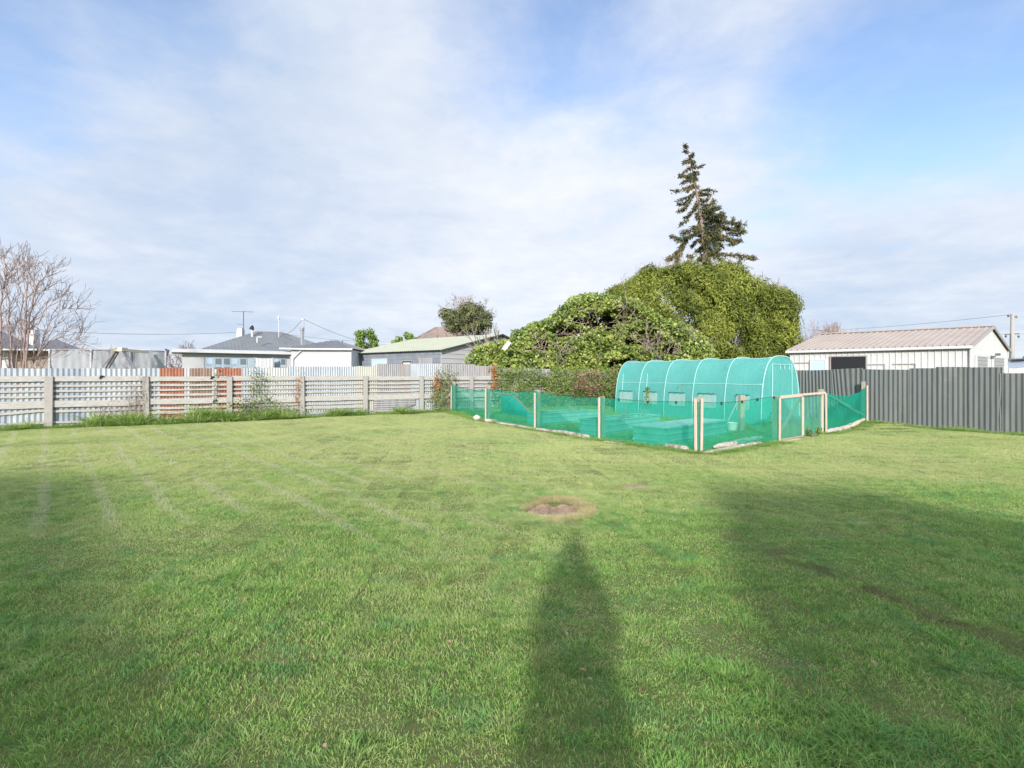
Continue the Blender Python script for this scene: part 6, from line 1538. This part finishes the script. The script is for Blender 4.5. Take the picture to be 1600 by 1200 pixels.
plants()

# ------------------------------------------------------------------ behind the photographer (their shadows reach the lawn)
def build_photographer():
    t_loc = (-.07, -.62, 0); skin = mat('skin', (.5, .33, .25), .6); cloth = mat('dark_coat', (.05, .06, .08), .8); 
    bm_pts = [((0, 0, .95), .20), ((0, 0, 1.15), .18), ((0, 0, 1.35), .135), ((0, 0, 1.47), .12), ((0, .01, 1.55), .085), ((0, .02, 1.63), .105), ((0, .02, 1.68), .095),
              ((-.12, 0, 1.40), .075), ((-.20, .06, 1.08), .07), ((-.17, .22, 1.25), .045), ((-.09, .30, 1.36), .035), ((.12, 0, 1.40), .075), ((.20, .06, 1.08), .07), ((.17, .22, 1.25), .045), ((.09, .30, 1.36), .035),
              ((-.10, 0, .82), .16), ((-.12, .02, .48), .12), ((-.13, -.01, .09), .06), ((-.14, .13, .045), .045), ((.10, 0, .82), .16), ((.12, .02, .48), .12), ((.13, -.01, .09), .06), ((.14, .13, .045), .045)]
    ed = [(0, 1), (1, 2), (2, 3), (3, 4), (4, 5), (5, 6), (2, 7), (7, 8), (8, 9), (9, 10), (2, 11), (11, 12), (12, 13), (13, 14), (0, 15), (15, 16), (16, 17), (17, 18), (0, 19), (19, 20), (20, 21), (21, 22)]
    for s in (-1, 1):   # five fingers each
        h = 10 if s < 0 else 14
        for k, (dx, dy, dz) in enumerate(((-.03, .045, .05), (-.01, .07, .05), (.0, .075, .03), (.0, .07, .01), (.02*-s+.02, .03, .06))):
            n = len(bm_pts); hp = bm_pts[h][0]; bm_pts.append(((hp[0]-s*dx*.3+s*0, hp[1]+dy*.6, hp[2]+dz*.6), .011)); bm_pts.append(((hp[0]-s*(dx+.03), hp[1]+dy, hp[2]+dz), .009)); ed += [(h, n), (n, n+1)]
    me = bpy.data.meshes.new('person'); me.from_pydata([p for p, r in bm_pts], ed, []); o = bpy.data.objects.new('person', me); sc.collection.objects.link(o); o.location = t_loc; o.scale = (1.05, 1.05, 1.075)
    me.materials.append(cloth)
    sk = o.modifiers.new('skin', 'SKIN'); 
    for v, (p, r) in zip(me.skin_vertices[0].data, bm_pts): v.radius = (r, r)
    me.skin_vertices[0].data[0].use_root = True
    s_ = o.modifiers.new('sub', 'SUBSURF'); s_.levels = 2; s_.render_levels = 2
    tag(o, 'person standing on the lawn taking the photograph, in a dark coat', 'person')
build_photographer()

def build_home():
    t = thing('home', (0, -10, 0), 'house with two hipped gables behind the photographer', 'house')
    prof = [(-14, 2.7), (-9.5, 4.7), (-7.6, 4.5), (-2.7, 2.85), (-.25, 2.2), (1.1, 4.35), (3.0, 4.25), (4.6, 3.3), (9, 2.5)]
    y0, y1 = -6.0, -15.0
    mb = MB()
    for (a, b) in zip(prof[:-1], prof[1:]):
        mb.quad((a[0], y0, a[1]), (b[0], y0, b[1]), (b[0], y1, b[1]), (a[0], y1, a[1]))
        mb.quad((a[0], y0, a[1]-.15), (a[0], y0, a[1]), (b[0], y0, b[1]), (b[0], y0, b[1]-.15))
    mb.build('roof', M['slate'], t)
    mb = MB(); pts = [(x, y0-.4, z-.12) for x, z in prof[1:-1]]
    mb.poly([(prof[1][0], y0-.4, 0)]+pts+[(prof[-2][0], y0-.4, 0)]); mb.quad((prof[-2][0], y0-.4, 0), (prof[-2][0], y0-.4, 3.1), (prof[-2][0], y1, 3.1), (prof[-2][0], y1, 0)); mb.quad((prof[1][0], y0-.4, 0), (prof[1][0], y0-.4, 4.3), (prof[1][0], y1, 4.3), (prof[1][0], y1, 0)); mb.quad((prof[1][0], y1, 0), (prof[-2][0], y1, 0), (prof[-2][0], y1, 2.7), (prof[1][0], y1, 2.7))
    mb.build('wall', M['whitewall'], t)
build_home()
for o in bpy.data.objects:
    if '_o' in o.keys(): del o['_o']
